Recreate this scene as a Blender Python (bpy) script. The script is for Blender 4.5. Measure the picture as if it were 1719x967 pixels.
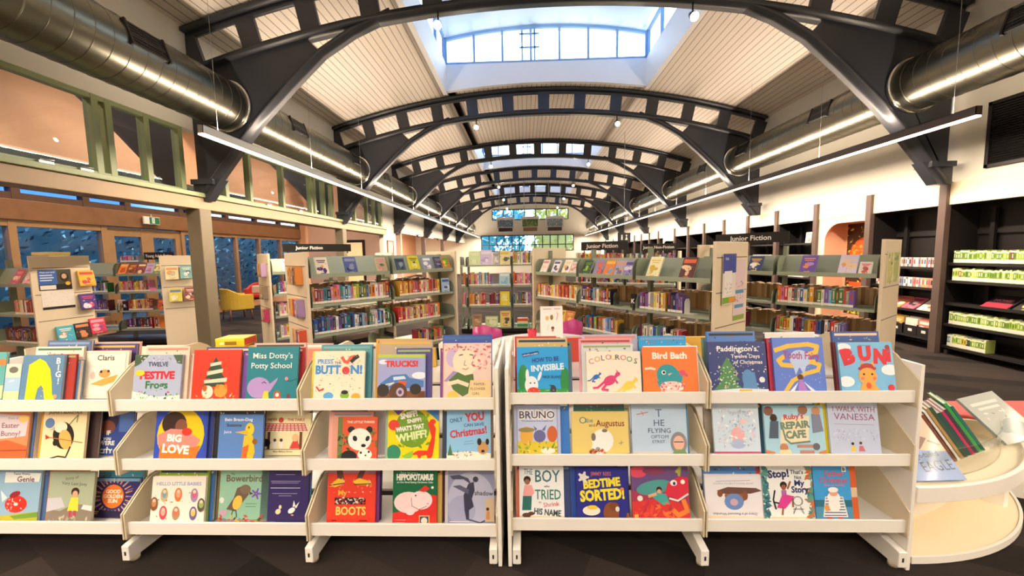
import bpy, math, random
from mathutils import Matrix, Vector
PI = math.pi
for _o in list(bpy.data.objects):
    bpy.data.objects.remove(_o)
SC = bpy.context.scene
COL = SC.collection
# ------------------------------------------------------------------ camera
_y, _p, _r = math.radians(1.9), math.radians(-5.0), math.radians(1.0)
_f = Vector((-math.sin(_y)*math.cos(_p), math.cos(_y)*math.cos(_p), math.sin(_p)))
_ri = Vector((math.cos(_y), math.sin(_y), 0)); _u = _ri.cross(_f)
_R = _ri*math.cos(_r) - _u*math.sin(_r); _U = _u*math.cos(_r) + _ri*math.sin(_r)
cam = bpy.data.cameras.new('camera'); cam.sensor_fit = 'HORIZONTAL'; cam.sensor_width = 36
cam.lens = 36*646/1719; cam.clip_start = .05; cam.clip_end = 200
camo = bpy.data.objects.new('camera', cam); COL.objects.link(camo)
M = Matrix.Identity(4)
for i in range(3):
    M[i][0], M[i][1], M[i][2] = _R[i], _U[i], -_f[i]
M[0][3], M[1][3], M[2][3] = 0, 0, 1.49
camo.matrix_world = M
SC.camera = camo
# ------------------------------------------------------------------ view, world
SC.view_settings.view_transform = 'Standard'; SC.view_settings.look = 'None'
SC.view_settings.exposure = 0.8; SC.view_settings.gamma = 1.0
SC.view_settings.use_curve_mapping = False
SC.cycles.use_denoising = True
SC.cycles.max_bounces = 8; SC.cycles.diffuse_bounces = 5; SC.cycles.transparent_max_bounces = 24
SC.cycles.caustics_reflective = False; SC.cycles.caustics_refractive = False
SC.cycles.sample_clamp_indirect = 6.0
W = bpy.data.worlds.new('sky'); SC.world = W; W.use_nodes = True
nt = W.node_tree; bg = nt.nodes['Background']
tc = nt.nodes.new('ShaderNodeTexCoord'); dt = nt.nodes.new('ShaderNodeVectorMath'); dt.operation = 'DOT_PRODUCT'; dt.inputs[1].default_value = (.5, .8, .33)
nt.links.new(tc.outputs['Generated'], dt.inputs[0])
rp = nt.nodes.new('ShaderNodeValToRGB'); nt.links.new(dt.outputs['Value'], rp.inputs[0])
e = rp.color_ramp.elements
e[0].position = .22; e[0].color = (.022, .066, .19, 1)
e[1].position = .62; e[1].color = (.66, .84, 1.0, 1)
nt.links.new(rp.outputs[0], bg.inputs[0]); bg.inputs[1].default_value = 5.2
STRIP_W, SPOT_W, AREA_W = 30.0, 95.0, 48.0     # watts: per metre of strip light, per truss spotlight, aisle downlight
FILL_UP_W = 10.5                                       # watts per metre of upward fill added above the pendants for the ceiling
WARM, WHITE = (1.0, .79, .60), (1.0, .92, .80)

# ------------------------------------------------------------------ materials
def lin(h):
    if not isinstance(h, str): return tuple(h)
    h = h.lstrip('#')
    if len(h) == 3: h = ''.join(c*2 for c in h)
    o = []
    for i in (0, 2, 4):
        c = int(h[i:i+2], 16)/255
        o.append(c/12.92 if c <= .04045 else ((c+.055)/1.055)**2.4)
    return tuple(o)
def mat(name, col, rough=.5, metal=0, noise=0, nscale=8, bump=0, spec=.5, coat=0):
    m = bpy.data.materials.new(name); m.use_nodes = True
    n = m.node_tree; b = n.nodes['Principled BSDF']
    b.inputs['Roughness'].default_value = rough; b.inputs['Metallic'].default_value = metal
    b.inputs['Specular IOR Level'].default_value = spec
    if coat: b.inputs['Coat Weight'].default_value = coat; b.inputs['Coat Roughness'].default_value = .08
    c = lin(col); b.inputs['Base Color'].default_value = (*c, 1)
    if noise or bump:
        t = n.nodes.new('ShaderNodeTexCoord'); x = n.nodes.new('ShaderNodeTexNoise')
        x.inputs['Scale'].default_value = nscale; x.inputs['Detail'].default_value = 4
        n.links.new(t.outputs['Object'], x.inputs['Vector'])
        if noise:
            mx = n.nodes.new('ShaderNodeMix'); mx.data_type = 'RGBA'
            mx.inputs[6].default_value = (*[v*(1-noise) for v in c], 1); mx.inputs[7].default_value = (*[min(1, v*(1+noise)) for v in c], 1)
            n.links.new(x.outputs[0], mx.inputs[0]); n.links.new(mx.outputs[2], b.inputs['Base Color'])
        if bump:
            bp = n.nodes.new('ShaderNodeBump'); bp.inputs['Strength'].default_value = bump; bp.inputs['Distance'].default_value = .01
            n.links.new(x.outputs[0], bp.inputs['Height']); n.links.new(bp.outputs[0], b.inputs['Normal'])
    return m
def emit(name, col, s):
    m = bpy.data.materials.new(name); m.use_nodes = True; n = m.node_tree
    n.nodes.remove(n.nodes['Principled BSDF']); x = n.nodes.new('ShaderNodeEmission')
    x.inputs[0].default_value = (*lin(col), 1); x.inputs[1].default_value = s
    n.links.new(x.outputs[0], n.nodes['Material Output'].inputs[0]); return m
def printed(name, rough, coat=0):
    m = mat(name, 'fff', rough, coat=coat); n = m.node_tree
    a = n.nodes.new('ShaderNodeAttribute'); a.attribute_name = 'Col'
    n.links.new(a.outputs['Color'], n.nodes['Principled BSDF'].inputs['Base Color']); return m
def glass(name, tint=(.9, .95, 1), refl=.10, rough=0):
    m = bpy.data.materials.new(name); m.use_nodes = True; n = m.node_tree
    n.nodes.remove(n.nodes['Principled BSDF'])
    t = n.nodes.new('ShaderNodeBsdfTransparent'); t.inputs[0].default_value = (*tint, 1)
    g = n.nodes.new('ShaderNodeBsdfGlossy'); g.inputs['Roughness'].default_value = rough
    fr = n.nodes.new('ShaderNodeFresnel'); fr.inputs[0].default_value = 1.4
    mx = n.nodes.new('ShaderNodeMixShader'); ge = n.nodes.new('ShaderNodeNewGeometry')
    ml = n.nodes.new('ShaderNodeMath'); ml.operation = 'MULTIPLY'; iv = n.nodes.new('ShaderNodeMath'); iv.operation = 'SUBTRACT'; iv.inputs[0].default_value = 1
    n.links.new(ge.outputs['Backfacing'], iv.inputs[1]); n.links.new(iv.outputs[0], ml.inputs[0]); n.links.new(fr.outputs[0], ml.inputs[1])
    n.links.new(ml.outputs[0], mx.inputs[0]); n.links.new(t.outputs[0], mx.inputs[1]); n.links.new(g.outputs[0], mx.inputs[2])
    n.links.new(mx.outputs[0], n.nodes['Material Output'].inputs[0]); return m
def boards(name, col, dark, pitch, axis, rough=.6, width=.07):
    """painted lining boards: thin dark joints every `pitch` metres along object X or Y"""
    m = mat(name, col, rough); n = m.node_tree; b = n.nodes['Principled BSDF']
    t = n.nodes.new('ShaderNodeTexCoord'); s = n.nodes.new('ShaderNodeSeparateXYZ'); n.links.new(t.outputs['Object'], s.inputs[0])
    d = n.nodes.new('ShaderNodeMath'); d.operation = 'DIVIDE'; d.inputs[1].default_value = pitch; n.links.new(s.outputs[axis], d.inputs[0])
    f = n.nodes.new('ShaderNodeMath'); f.operation = 'FRACT'; n.links.new(d.outputs[0], f.inputs[0])
    l = n.nodes.new('ShaderNodeMath'); l.operation = 'LESS_THAN'; l.inputs[1].default_value = width; n.links.new(f.outputs[0], l.inputs[0])
    fl = n.nodes.new('ShaderNodeMath'); fl.operation = 'FLOOR'; n.links.new(d.outputs[0], fl.inputs[0])
    wn = n.nodes.new('ShaderNodeTexWhiteNoise'); wn.noise_dimensions = '1D'; n.links.new(fl.outputs[0], wn.inputs['W'])
    c = lin(col); mv = n.nodes.new('ShaderNodeMix'); mv.data_type = 'RGBA'
    mv.inputs[6].default_value = (*[v*.93 for v in c], 1); mv.inputs[7].default_value = (*c, 1); n.links.new(wn.outputs[0], mv.inputs[0])
    mx = n.nodes.new('ShaderNodeMix'); mx.data_type = 'RGBA'; mx.inputs[7].default_value = (*lin(dark), 1)
    n.links.new(mv.outputs[2], mx.inputs[6]); n.links.new(l.outputs[0], mx.inputs[0]); n.links.new(mx.outputs[2], b.inputs['Base Color'])
    return m
def carpet(name):
    m = mat(name, '2a2523', .95, spec=.15); n = m.node_tree; b = n.nodes['Principled BSDF']
    t = n.nodes.new('ShaderNodeTexCoord')
    br = n.nodes.new('ShaderNodeTexBrick'); br.inputs['Scale'].default_value = 1
    br.inputs['Brick Width'].default_value = 1.0; br.inputs['Row Height'].default_value = .25; br.inputs['Mortar Size'].default_value = 0
    br.inputs['Color1'].default_value = (.019, .0155, .014, 1); br.inputs['Color2'].default_value = (.062, .048, .041, 1)
    mp = n.nodes.new('ShaderNodeMapping'); mp.inputs['Rotation'].default_value = (0, 0, .45)
    n.links.new(t.outputs['Object'], mp.inputs[0]); n.links.new(mp.outputs[0], br.inputs['Vector'])
    x = n.nodes.new('ShaderNodeTexNoise'); x.inputs['Scale'].default_value = 180; n.links.new(t.outputs['Object'], x.inputs['Vector'])
    mx = n.nodes.new('ShaderNodeMix'); mx.data_type = 'RGBA'; mx.blend_type = 'MULTIPLY'; mx.inputs[0].default_value = .6
    n.links.new(br.outputs[0], mx.inputs[6]); n.links.new(x.outputs[1], mx.inputs[7]); n.links.new(mx.outputs[2], b.inputs['Base Color'])
    bp = n.nodes.new('ShaderNodeBump'); bp.inputs['Strength'].default_value = .4; bp.inputs['Distance'].default_value = .004
    n.links.new(x.outputs[0], bp.inputs['Height']); n.links.new(bp.outputs[0], b.inputs['Normal'])
    return m
PRINT = printed('printed_cover', .42, .10)
PAPER = printed('printed_paper', .6)
LEAF = printed('foliage', .7)
M_CARPET = carpet('carpet_planks')
M_CEIL = boards('ceiling_boards', 'efe5d9', '7d7064', .115, 'X', .6, .10)
M_WALL = mat('white_plaster', 'e2e0d2', .7, noise=.03, nscale=3)
M_CURB = mat('white_lantern_paint', 'f2f4f6', .6)
M_TRUSS = mat('charcoal_steel_paint', '33363d', .35, noise=.12, nscale=2)
M_DUCT = mat('galvanised_duct', '77766b', .34, metal=1, noise=.10, nscale=5)
M_DUCTRIM = mat('bright_duct_collar', 'd5d5d0', .2, metal=1)
M_BLACK = mat('black_laminate', '1d1a19', .5, noise=.1)
M_BLACKM = mat('black_metal', '2b2a2b', .4, metal=.3)
M_POST = mat('brown_post_paint', '5b4a44', .5, noise=.12, nscale=6)
M_TIMBER = mat('brown_timber', '8a6140', .45, noise=.25, nscale=5)
M_OLIVE = mat('olive_window_frame', '8f9c74', .4, noise=.05)
M_BEAM = mat('tan_beam_paint', 'a18a6c', .5, noise=.12, nscale=4)
M_COLUMN = mat('olive_column_paint', '746b57', .45, noise=.08)
M_GLASS = glass('window_glass')
M_GLASSC = glass('lantern_glass', (.96, .98, 1))
M_ACR = glass('clear_acrylic', (.95, .96, .94))
M_FRAME = mat('lantern_frame_blue_grey', '8fb2d8', .4)
M_CREAM = mat('cream_laminate', 'f3e6c6', .5, noise=.02)
M_PANEL = mat('beige_end_panel', 'ecdcbe', .45, noise=.02)
M_WHITEM = mat('white_shelf_metal', 'f4efe6', .32, noise=.015)
M_WHITE_SHADE = mat('white_metal_bracket_shade', 'd3c6a8', .4, noise=.02)  # white metal toned tan, the brackets' shade put into the colour
M_SAGE = mat('sage_shelf_metal', 'a0aa92', .4, noise=.04)
M_SAGED = mat('dark_sage_metal', '858d79', .45, noise=.04)
M_RED = mat('coral_vinyl', 'e5645f', .55)
M_PINK = mat('magenta_plastic', 'd0478c', .35)
M_TABLE = mat('white_table_laminate', 'f6f4ee', .25)
M_STEEL = mat('brushed_steel', 'b9b9b9', .3, metal=1)
M_SIGN = mat('black_sign_board', '17130f', .45)
M_ALUM = mat('silver_extrusion', 'c9c3b8', .35, metal=.6)
M_DARKALU = mat('brown_extrusion', '4b3a36', .4, metal=.3)
M_TUBE = emit('strip_diffuser', 'ffd9b8', 9.0)
M_BULB = emit('spot_lamp_face', 'fff2cf', 60.0)
M_DOWN = emit('downlight_face', 'fff0dc', 14.0)
M_YEL = mat('yellow_fabric', 'c2a136', .9, noise=.1, nscale=30, bump=.2)
M_ORG = mat('red_fabric', 'd9482f', .9, noise=.1, nscale=30, bump=.2)
M_TAN = mat('tan_fabric', 'c99a7a', .9, noise=.1, nscale=30)
M_WOOD = mat('walnut_leg', '6b4126', .5, noise=.2)

# ------------------------------------------------------------------ mesh builder
class MB:
    def __init__(s): s.v = []; s.f = []; s.c = []; s.m = []; s.s = []
    def add(s, vs, fs, col='fff', mi=0, smooth=False):
        b = len(s.v); c = lin(col); s.v.extend(tuple(p) for p in vs)
        for f in fs:
            s.f.append(tuple(b+i for i in f)); s.c.append(c); s.m.append(mi); s.s.append(smooth)
        return s
    def box(s, x0, y0, z0, x1, y1, z1, col='fff', mi=0):
        vs = [(x, y, z) for z in (z0, z1) for y in (y0, y1) for x in (x0, x1)]
        return s.add(vs, [(0, 2, 3, 1), (4, 5, 7, 6), (0, 1, 5, 4), (2, 6, 7, 3), (0, 4, 6, 2), (1, 3, 7, 5)], col, mi)
    def prism(s, pts, axis, a, b, col='fff', mi=0):
        """polygon in the plane across `axis`, thickened from a to b. pts: (x,z) for Y, (y,z) for X, (x,y) for Z"""
        n = len(pts)
        P = {'Y': lambda p, t: (p[0], t, p[1]), 'X': lambda p, t: (t, p[0], p[1]), 'Z': lambda p, t: (p[0], p[1], t)}[axis]
        vs = [P(p, a) for p in pts]+[P(p, b) for p in pts]
        ar = sum(pts[i][0]*pts[(i+1) % n][1]-pts[(i+1) % n][0]*pts[i][1] for i in range(n))
        flip = (ar > 0) != (axis == 'Y')
        f0 = tuple(range(n)); f1 = tuple(range(2*n-1, n-1, -1))
        fs = [f0[::-1] if flip else f0, f1[::-1] if flip else f1]
        for i in range(n):
            j = (i+1) % n; q = (i, n+i, n+j, j)
            fs.append(q[::-1] if flip else q)
        if b < a: fs = [f[::-1] for f in fs]
        return s.add(vs, fs, col, mi)
    def strip(s, outer, inner, axis, a, b, col='fff', mi=0, smooth=False):
        """band between two polylines (same count), thickened along axis"""
        n = len(outer)
        P = {'Y': lambda p, t: (p[0], t, p[1]), 'X': lambda p, t: (t, p[0], p[1]), 'Z': lambda p, t: (p[0], p[1], t)}[axis]
        vs = []
        for o, i in zip(outer, inner): vs += [P(o, a), P(o, b), P(i, b), P(i, a)]
        fs = []
        for k in range(n-1):
            p, q = 4*k, 4*k+4
            for x in range(4):
                y = (x+1) % 4; fs.append((p+x, q+x, q+y, p+y))
        fs += [(0, 1, 2, 3), (4*n-1, 4*n-2, 4*n-3, 4*n-4)]
        return s.add(vs, fs, col, mi, smooth)
    def tube(s, pts, r, n=8, col='fff', mi=0, caps=True):
        pts = [Vector(p) for p in pts]; k = len(pts); rs = r if isinstance(r, (list, tuple)) else [r]*k
        vs = []
        for i, p in enumerate(pts):
            t = (pts[min(i+1, k-1)]-pts[max(i-1, 0)]).normalized()
            a = Vector((0, 0, 1)) if abs(t.z) < .9 else Vector((1, 0, 0))
            x = t.cross(a).normalized(); y = t.cross(x)
            vs += [p+x*rs[i]*math.cos(2*PI*j/n)+y*rs[i]*math.sin(2*PI*j/n) for j in range(n)]
        fs = [(i*n+j, (i+1)*n+j, (i+1)*n+(j+1) % n, i*n+(j+1) % n) for i in range(k-1) for j in range(n)]
        s.add(vs, fs, col, mi, True)
        if caps:
            b = len(s.v)-len(vs); c = lin(col)
            s.f += [tuple(b+j for j in range(n)), tuple(b+(k-1)*n+j for j in range(n-1, -1, -1))]
            s.c += [c, c]; s.m += [mi, mi]; s.s += [False, False]
        return s
    def lathe(s, prof, n=24, cx=0, cy=0, col='fff', mi=0, a0=0, a1=2*PI):
        full = abs(a1-a0-2*PI) < 1e-6; k = n if full else n+1
        vs = [(cx+r*math.cos(a0+(a1-a0)*j/n), cy+r*math.sin(a0+(a1-a0)*j/n), z) for r, z in prof for j in range(k)]
        fs = []
        for i in range(len(prof)-1):
            for j in range(n):
                j2 = (j+1) % k
                fs.append((i*k+j, i*k+j2, (i+1)*k+j2, (i+1)*k+j))
        return s.add(vs, fs, col, mi, True)
    def xf(s, mtx):
        s.v = [tuple(mtx @ Vector(p)) for p in s.v]; return s
    def build(s, name, mats, parent=None, bevel=0):
        me = bpy.data.meshes.new(name); me.from_pydata(s.v, [], s.f)
        if not isinstance(mats, (list, tuple)): mats = [mats]
        for m in mats: me.materials.append(m)
        me.polygons.foreach_set('material_index', s.m); me.polygons.foreach_set('use_smooth', s.s)
        if any(m.name.startswith(('printed', 'foliage')) for m in mats):
            at = me.color_attributes.new('Col', 'FLOAT_COLOR', 'CORNER')
            buf = []
            for p, c in zip(me.polygons, s.c): buf += [*c, 1.0]*p.loop_total
            at.data.foreach_set('color', buf)
        me.update()
        o = bpy.data.objects.new(name, me); COL.objects.link(o)
        if parent is not None: o.parent = parent
        if bevel:
            b = o.modifiers.new('bevel', 'BEVEL'); b.width = bevel; b.segments = 2; b.limit_method = 'ANGLE'
        return o
def thing(name, label, cat, loc=(0, 0, 0), rz=0, group=None):
    o = bpy.data.objects.new(name, None); COL.objects.link(o); o.empty_display_size = .1
    o.location = loc; o.rotation_euler = (0, 0, rz); return tag(o, label, cat, group)
def tag(o, label, cat, group=None):
    o['label'] = label; o['category'] = cat
    if group: o['group'] = group
    return o
def struct(name, mb, m, label=None, bevel=0):
    o = mb.build(name, m, bevel=bevel); o['kind'] = 'structure'
    if label: o['label'] = label
    return o
def area(name, parent, loc, sx, sy, w, col, rot=(0, 0, 0), spread=PI):
    l = bpy.data.lights.new(name, 'AREA'); l.shape = 'RECTANGLE'; l.size = sx; l.size_y = sy; l.energy = w; l.color = col; l.spread = spread
    o = bpy.data.objects.new(name, l); COL.objects.link(o); o.location = loc; o.rotation_euler = rot; o.parent = parent; return o
def spot(name, parent, loc, aim, w, col, size=1.9, blend=.6, r=.06):
    l = bpy.data.lights.new(name, 'SPOT'); l.energy = w; l.color = col; l.spot_size = size; l.spot_blend = blend; l.shadow_soft_size = r
    o = bpy.data.objects.new(name, l); COL.objects.link(o); o.location = loc; o.parent = parent
    o.rotation_euler = (Vector(aim)-Vector(loc)).to_track_quat('-Z', 'Y').to_euler(); return o
ORD = ['zeroth', 'first', 'second', 'third', 'fourth', 'fifth', 'sixth', 'seventh', 'eighth', 'ninth', 'tenth', 'eleventh', 'twelfth', 'thirteenth', 'fourteenth', 'fifteenth', 'sixteenth', 'seventeenth', 'eighteenth', 'nineteenth', 'twentieth']
def nth(i):
    if i <= 20: return ORD[i]
    t = {2: 'twenty', 3: 'thirty', 4: 'forty', 5: 'fifty'}[i//10]
    if i % 10 == 0: return t[:-1]+'ieth'
    return t+'-'+ORD[i % 10]
_TXT = {}
def text_geo(s, bold=.0):
    """outline letters as flat faces: (points, faces, width); letter height about .7"""
    k = (s, bold)
    if k not in _TXT:
        cu = bpy.data.curves.new('t', 'FONT'); cu.body = s; cu.resolution_u = 2; cu.offset = bold; cu.align_x = 'CENTER'
        o = bpy.data.objects.new('t', cu); me = o.to_mesh()
        vs = [(v.co.x, v.co.y) for v in me.vertices]; fs = [tuple(p.vertices) for p in me.polygons]
        o.to_mesh_clear(); bpy.data.objects.remove(o); bpy.data.curves.remove(cu)
        xs = [v[0] for v in vs] or [0, 1]
        mid = (min(xs)+max(xs))/2
        _TXT[k] = ([(x-mid, y) for x, y in vs], fs, max(xs)-min(xs))
    return _TXT[k]
# ------------------------------------------------------------------ the hall: shell
XC, XL, XR, RAD, ZC = .52, -4.69, 5.85, 17.37, -11.92
YB, YE, XA = -4.5, 30.5, -8.6                       # back of hall, far end, outer wall of the side aisle
TY = [5.5, 9.68, 13.86, 18.04, 22.22, 26.4]         # roof trusses
LANT = [(-2.4, 1.0), (5.85, 9.3), (14.2, 17.65), (22.55, 26.0)]
LX0, LX1 = -1.75, 2.85
def zr(x, r=RAD): return ZC+math.sqrt(max(0, r*r-(x-XC)**2))
struct('floor', MB().box(-9.4, YB, -.08, 6.6, YE+.5, 0), M_CARPET)
# vaulted ceiling with roof-lantern openings
def vault(xs, ys, hole, zf):
    m = MB()
    vs = [(x, y, zf(x)) for y in ys for x in xs]; n = len(xs)
    fs = [(j*n+i, (j+1)*n+i, (j+1)*n+i+1, j*n+i+1) for j in range(len(ys)-1) for i in range(n-1)
          if not hole((xs[i]+xs[i+1])/2, (ys[j]+ys[j+1])/2)]
    return m.add(vs, fs, smooth=True)
xs = sorted(set([XL-.15+(LX0-XL+.15)*i/10 for i in range(11)]+[LX0+(LX1-LX0)*i/12 for i in range(13)]+[LX1+(XR+.1-LX1)*i/10 for i in range(11)]))
ys = sorted(set([YB, YE+.1]+[v for a in LANT for v in a]))
struct('ceiling', vault(xs, ys, lambda x, y: LX0 < x < LX1 and any(a < y < b for a, b in LANT), lambda x: zr(x, RAD+.03)), M_CEIL)
XM = XL-5.21-.02                                     # centre of the aisle's own vault
def za(x, r=RAD): return ZC+math.sqrt(r*r-(x-XM)**2)
xs = [XA-.3+(XL-.05-XA+.3)*i/12 for i in range(13)]
struct('ceiling_aisle', vault(xs, [YB, YE+.1], lambda x, y: False, lambda x: za(x, RAD+.03)), mat('tan_aisle_ceiling', 'b99478', .7, noise=.05))
# walls
struct('wall_back', MB().box(-9.0, YB-.1, 0, 6.6, YB, 6), M_WALL)
struct('wall_left', MB().box(XL-.11, YB, 3.31, XL+.03, YE, 4.8).box(XL-.11, 12.72, 0, XL+.03, 13.95, 3.31).box(XL-.11, 13.95, 2.42, XL+.03, YE, 3.31), M_WALL)
struct('trim_1', MB().box(XL-.14, YB, 2.2, XL+.14, 12.72, 2.37), M_BEAM, 'tan painted beam along the top of the column line', .008)
struct('trim_2', MB().box(XL-.14, YB, 2.37, XL+.17, 12.72, 2.43), M_OLIVE, 'olive sill of the clerestory windows', .006)
struct('wall_right', MB().box(XR, YB, 2.36, XR+.12, YE, 4.8).box(6.27, YB, 0, 6.37, YE, 2.4), M_WALL)
M_NICHE = mat('black_niche_lining', '1c1817', .55, noise=.12, nscale=3)
struct('wall_right_lining', MB().box(6.24, YB, 0, 6.265, YE, 2.3).box(5.86, YB, 2.07, 6.24, YE, 2.12), M_NICHE)
struct('trim_3', MB().box(5.80, YB, 2.06, 5.865, YE, 2.36), M_CREAM, 'cream fascia above the black shelving', .004)
posts = [-.29, .88, 2.05, 3.22, 4.39, 5.56, 6.71, 7.89, 9.09, 10.23, 11.42, 12.66, 13.88, 15.1, 16.9, 18.1, 19.3, 20.5, 22.9, 25.3, 27.7]
for i, y in enumerate(posts):
    struct('trim_%d' % (i+4), MB().box(5.755, y-.05, 0, 5.83, y+.05, 2.37), M_POST, bevel=.004)
struct('wall_right_divider', None or (lambda m: [m.box(5.83, y-.03, 0, 6.24, y+.03, 2.07) for y in posts] and m)(MB()), M_NICHE)
# end wall with its two window bands
m = MB()
wx0, wx1, lz0, lz1, uz0, uz1 = -3.4, 3.9, 1.7, 3.0, 4.15, 5.0
m.box(XL-.1, YE, 0, wx0, YE+.15, 5.8).box(wx1, YE, 0, XR+.2, YE+.15, 5.8).box(wx0, YE, 0, wx1, YE+.15, lz0).box(wx0, YE, lz1, wx1, YE+.15, uz0)
m.box(wx0, YE, uz1+.02, wx1, YE+.15, 5.9).box(wx0, YE, uz0, -2.5, YE+.15, uz1+.02).box(3.5, YE, uz0, wx1, YE+.15, uz1+.02)
struct('wall_far', m, M_WALL)
struct('wall_far_aisle', MB().box(XA-.1, YE, 0, XL-.1, YE+.15, 5.8), M_WALL)
def gridwin(name, x0, x1, z0, z1, y, n, rails, m, t=.07):
    f = MB()
    for i in range(n+1):
        x = x0+(x1-x0)*i/n; f.box(x-t/2, y-.06, z0, x+t/2, y+.06, z1)
    for z in rails: f.box(x0, y-.055, z-t/2, x1, y+.055, z+t/2)
    o = struct(name, f, m); g = MB().box(x0, y-.008, z0, x1, y+.008, z1).build('window_glass', M_GLASS, o); return o
M_DKFRAME = mat('dark_window_frame', '3a4440', .5)
gridwin('window_1', wx0+.04, wx1-.04, lz0+.04, lz1-.04, YE+.07, 12, (lz0+.04, 2.22, lz1-.04), M_DKFRAME)
gridwin('window_2', -2.46, 3.46, uz0+.04, uz1-.02, YE+.07, 7, (uz0+.04, uz1-.02), M_DKFRAME)
# aisle: outer wall, its timber head, glazing
ow = MB()
def wall_x(m, spans, z0, z1):
    for a, b in spans: m.box(XA-.12, a, z0, XA, b, z1)
wall_x(ow, [(YB, YE)], 3.42, 5.6); wall_x(ow, [(YB, YE)], 2.88, 3.08)
wall_x(ow, [(YB, 4.2), (12.2, YE)], 3.08, 3.42); wall_x(ow, [(YB, 4.2), (14.6, YE)], 0, 2.9); wall_x(ow, [(4.2, 7.72), (9.44, 14.6)], 0, .25)
struct('wall_left_aisle', ow, mat('warm_aisle_plaster', 'd9a883', .7, noise=.03))
struct('trim_40', MB().box(XA-.14, 4.2, 2.22, XA+.06, 14.6, 2.56), M_TIMBER, 'brown timber head beam over the aisle glazing', .006)
def sidewin(name, ys, z0, z1, fm, t=.09, rails=(), gl=M_GLASS):
    f = MB()
    for y in ys: f.box(XA-.09, y-t/2, z0, XA+.03, y+t/2, z1)
    for z in (z0+t/2, z1-t/2, *rails): f.box(XA-.085, ys[0], z-t/2, XA+.025, ys[-1], z+t/2)
    o = struct(name, f, fm); MB().box(XA-.04, ys[0], z0, XA-.03, ys[-1], z1).build('window_glass', gl, o); return o
M_GLASSB = glass('blue_dusk_glass', (.86, .92, .98))
TIMB = mat('tan_door_timber', 'a98257', .45, noise=.18, nscale=4)
sidewin('window_3', [4.25, 5.2, 6.25, 7.67], .25, 2.22, TIMB, .11, gl=M_GLASSB)
sidewin('window_4', [9.49, 10.4, 11.3, 12.3, 13.4, 14.55], .25, 2.22, TIMB, .09, gl=M_GLASSB)
sidewin('window_5', [4.25, 5.4, 6.35, 7.4, 8.2, 9.5, 9.75, 11, 12.2, 13.4, 14.55], 2.56, 2.88, mat('dark_brown_timber', '5a4030', .5, noise=.2), .12, gl=M_GLASSB)
sidewin('window_6', [4.25, 5.6, 6.9, 8.2, 9.5, 10.8, 12.15], 3.09, 3.41, M_DKFRAME, .12, gl=M_GLASSB)
for k, (a, b) in enumerate(((7.75, 8.58), (8.6, 9.43))):
    f = MB()
    for y in (a+.06, b-.06): f.box(XA-.07, y-.07, 0.01, XA, y+.07, 2.2)
    for z0, z1 in ((.01, .22), (2.02, 2.2)): f.box(XA-.068, a, z0, XA-.002, b, z1)
    o = struct('door_%d' % (k+1), f, TIMB)
    MB().box(XA-.04, a+.1, .2, XA-.03, b-.1, 2.05).build('door_glass', M_GLASSB, o)
    MB().tube([(XA+.05, (b-.14) if k == 0 else (a+.14), .9), (XA+.05, (b-.14) if k == 0 else (a+.14), 1.3)], .012).build('door_handle', M_STEEL, o)
# clerestory windows over the beam
def clere(name, ys):
    f = MB()
    for y in ys: f.box(XL-.08, y-.035, 2.43, XL+.02, y+.035, 3.31)
    for z in (2.455, 3.285): f.box(XL-.075, ys[0], z-.025, XL+.015, ys[-1], z+.025)
    o = struct(name, f, M_OLIVE, bevel=.004)
    for a, b in zip(ys, ys[1:]):
        if b-a > .2: MB().box(XL-.04, a+.03, 2.47, XL-.034, b-.03, 3.27).build('window_pane', M_GLASS, o)
    for y in (3.7, 4.05) if ys[0] < 0 else ((7.0, 8.0) if ys[0] < 7 else (11.1,)):
        MB().box(XL-.01, y-.06, 2.455, XL+.05, y+.06, 2.475).tube([(XL+.04, y-.04, 2.485), (XL+.07, y+.05, 2.49)], .008, 6).build('window_latch', M_STEEL, o)
clere('window_7', [-.6, 1.1, 2.9, 4.22, 4.36, 4.8, 5.27])
clere('window_8', [5.72, 6.05, 6.6, 7.5, 8.5, 8.65, 9.05, 9.45])
clere('window_9', [9.95, 10.7, 11.55, 12.1, 12.66])
for i, (y, s) in enumerate(((1.3, .1), (5.42, .1), (9.68, .1))):
    struct('column_%d' % (i+1), MB().box(XL+.06-s, y-s, 0, XL+.06+s, y+s, 2.2), M_COLUMN, ['olive column', 'broad olive column beside the young adult shelves', 'olive column behind the sage bookcase'][i], .01)
for i, y in enumerate((18.04, 22.22)):
    struct('column_%d' % (i+4), MB().box(XL-.12, y-.09, 0, XL+.06, y+.09, 2.4), M_POST, bevel=.006)
struct('wall_aisle_cross', MB().box(-8.5, 15.0, 0, -7.3, 15.12, 4.5).box(-6.3, 15.0, 0, XL-.12, 15.12, 4.5).box(-7.3, 15, 2.1, -6.3, 15.12, 4.5), mat('pale_pink_plaster', 'e8c9b4', .7))
struct('door_3', MB().box(-7.36, 14.97, 0, -7.26, 15.15, 2.16).box(-6.34, 14.97, 0, -6.24, 15.15, 2.16).box(-7.36, 14.975, 2.06, -6.24, 15.145, 2.16), M_BLACK)

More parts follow.
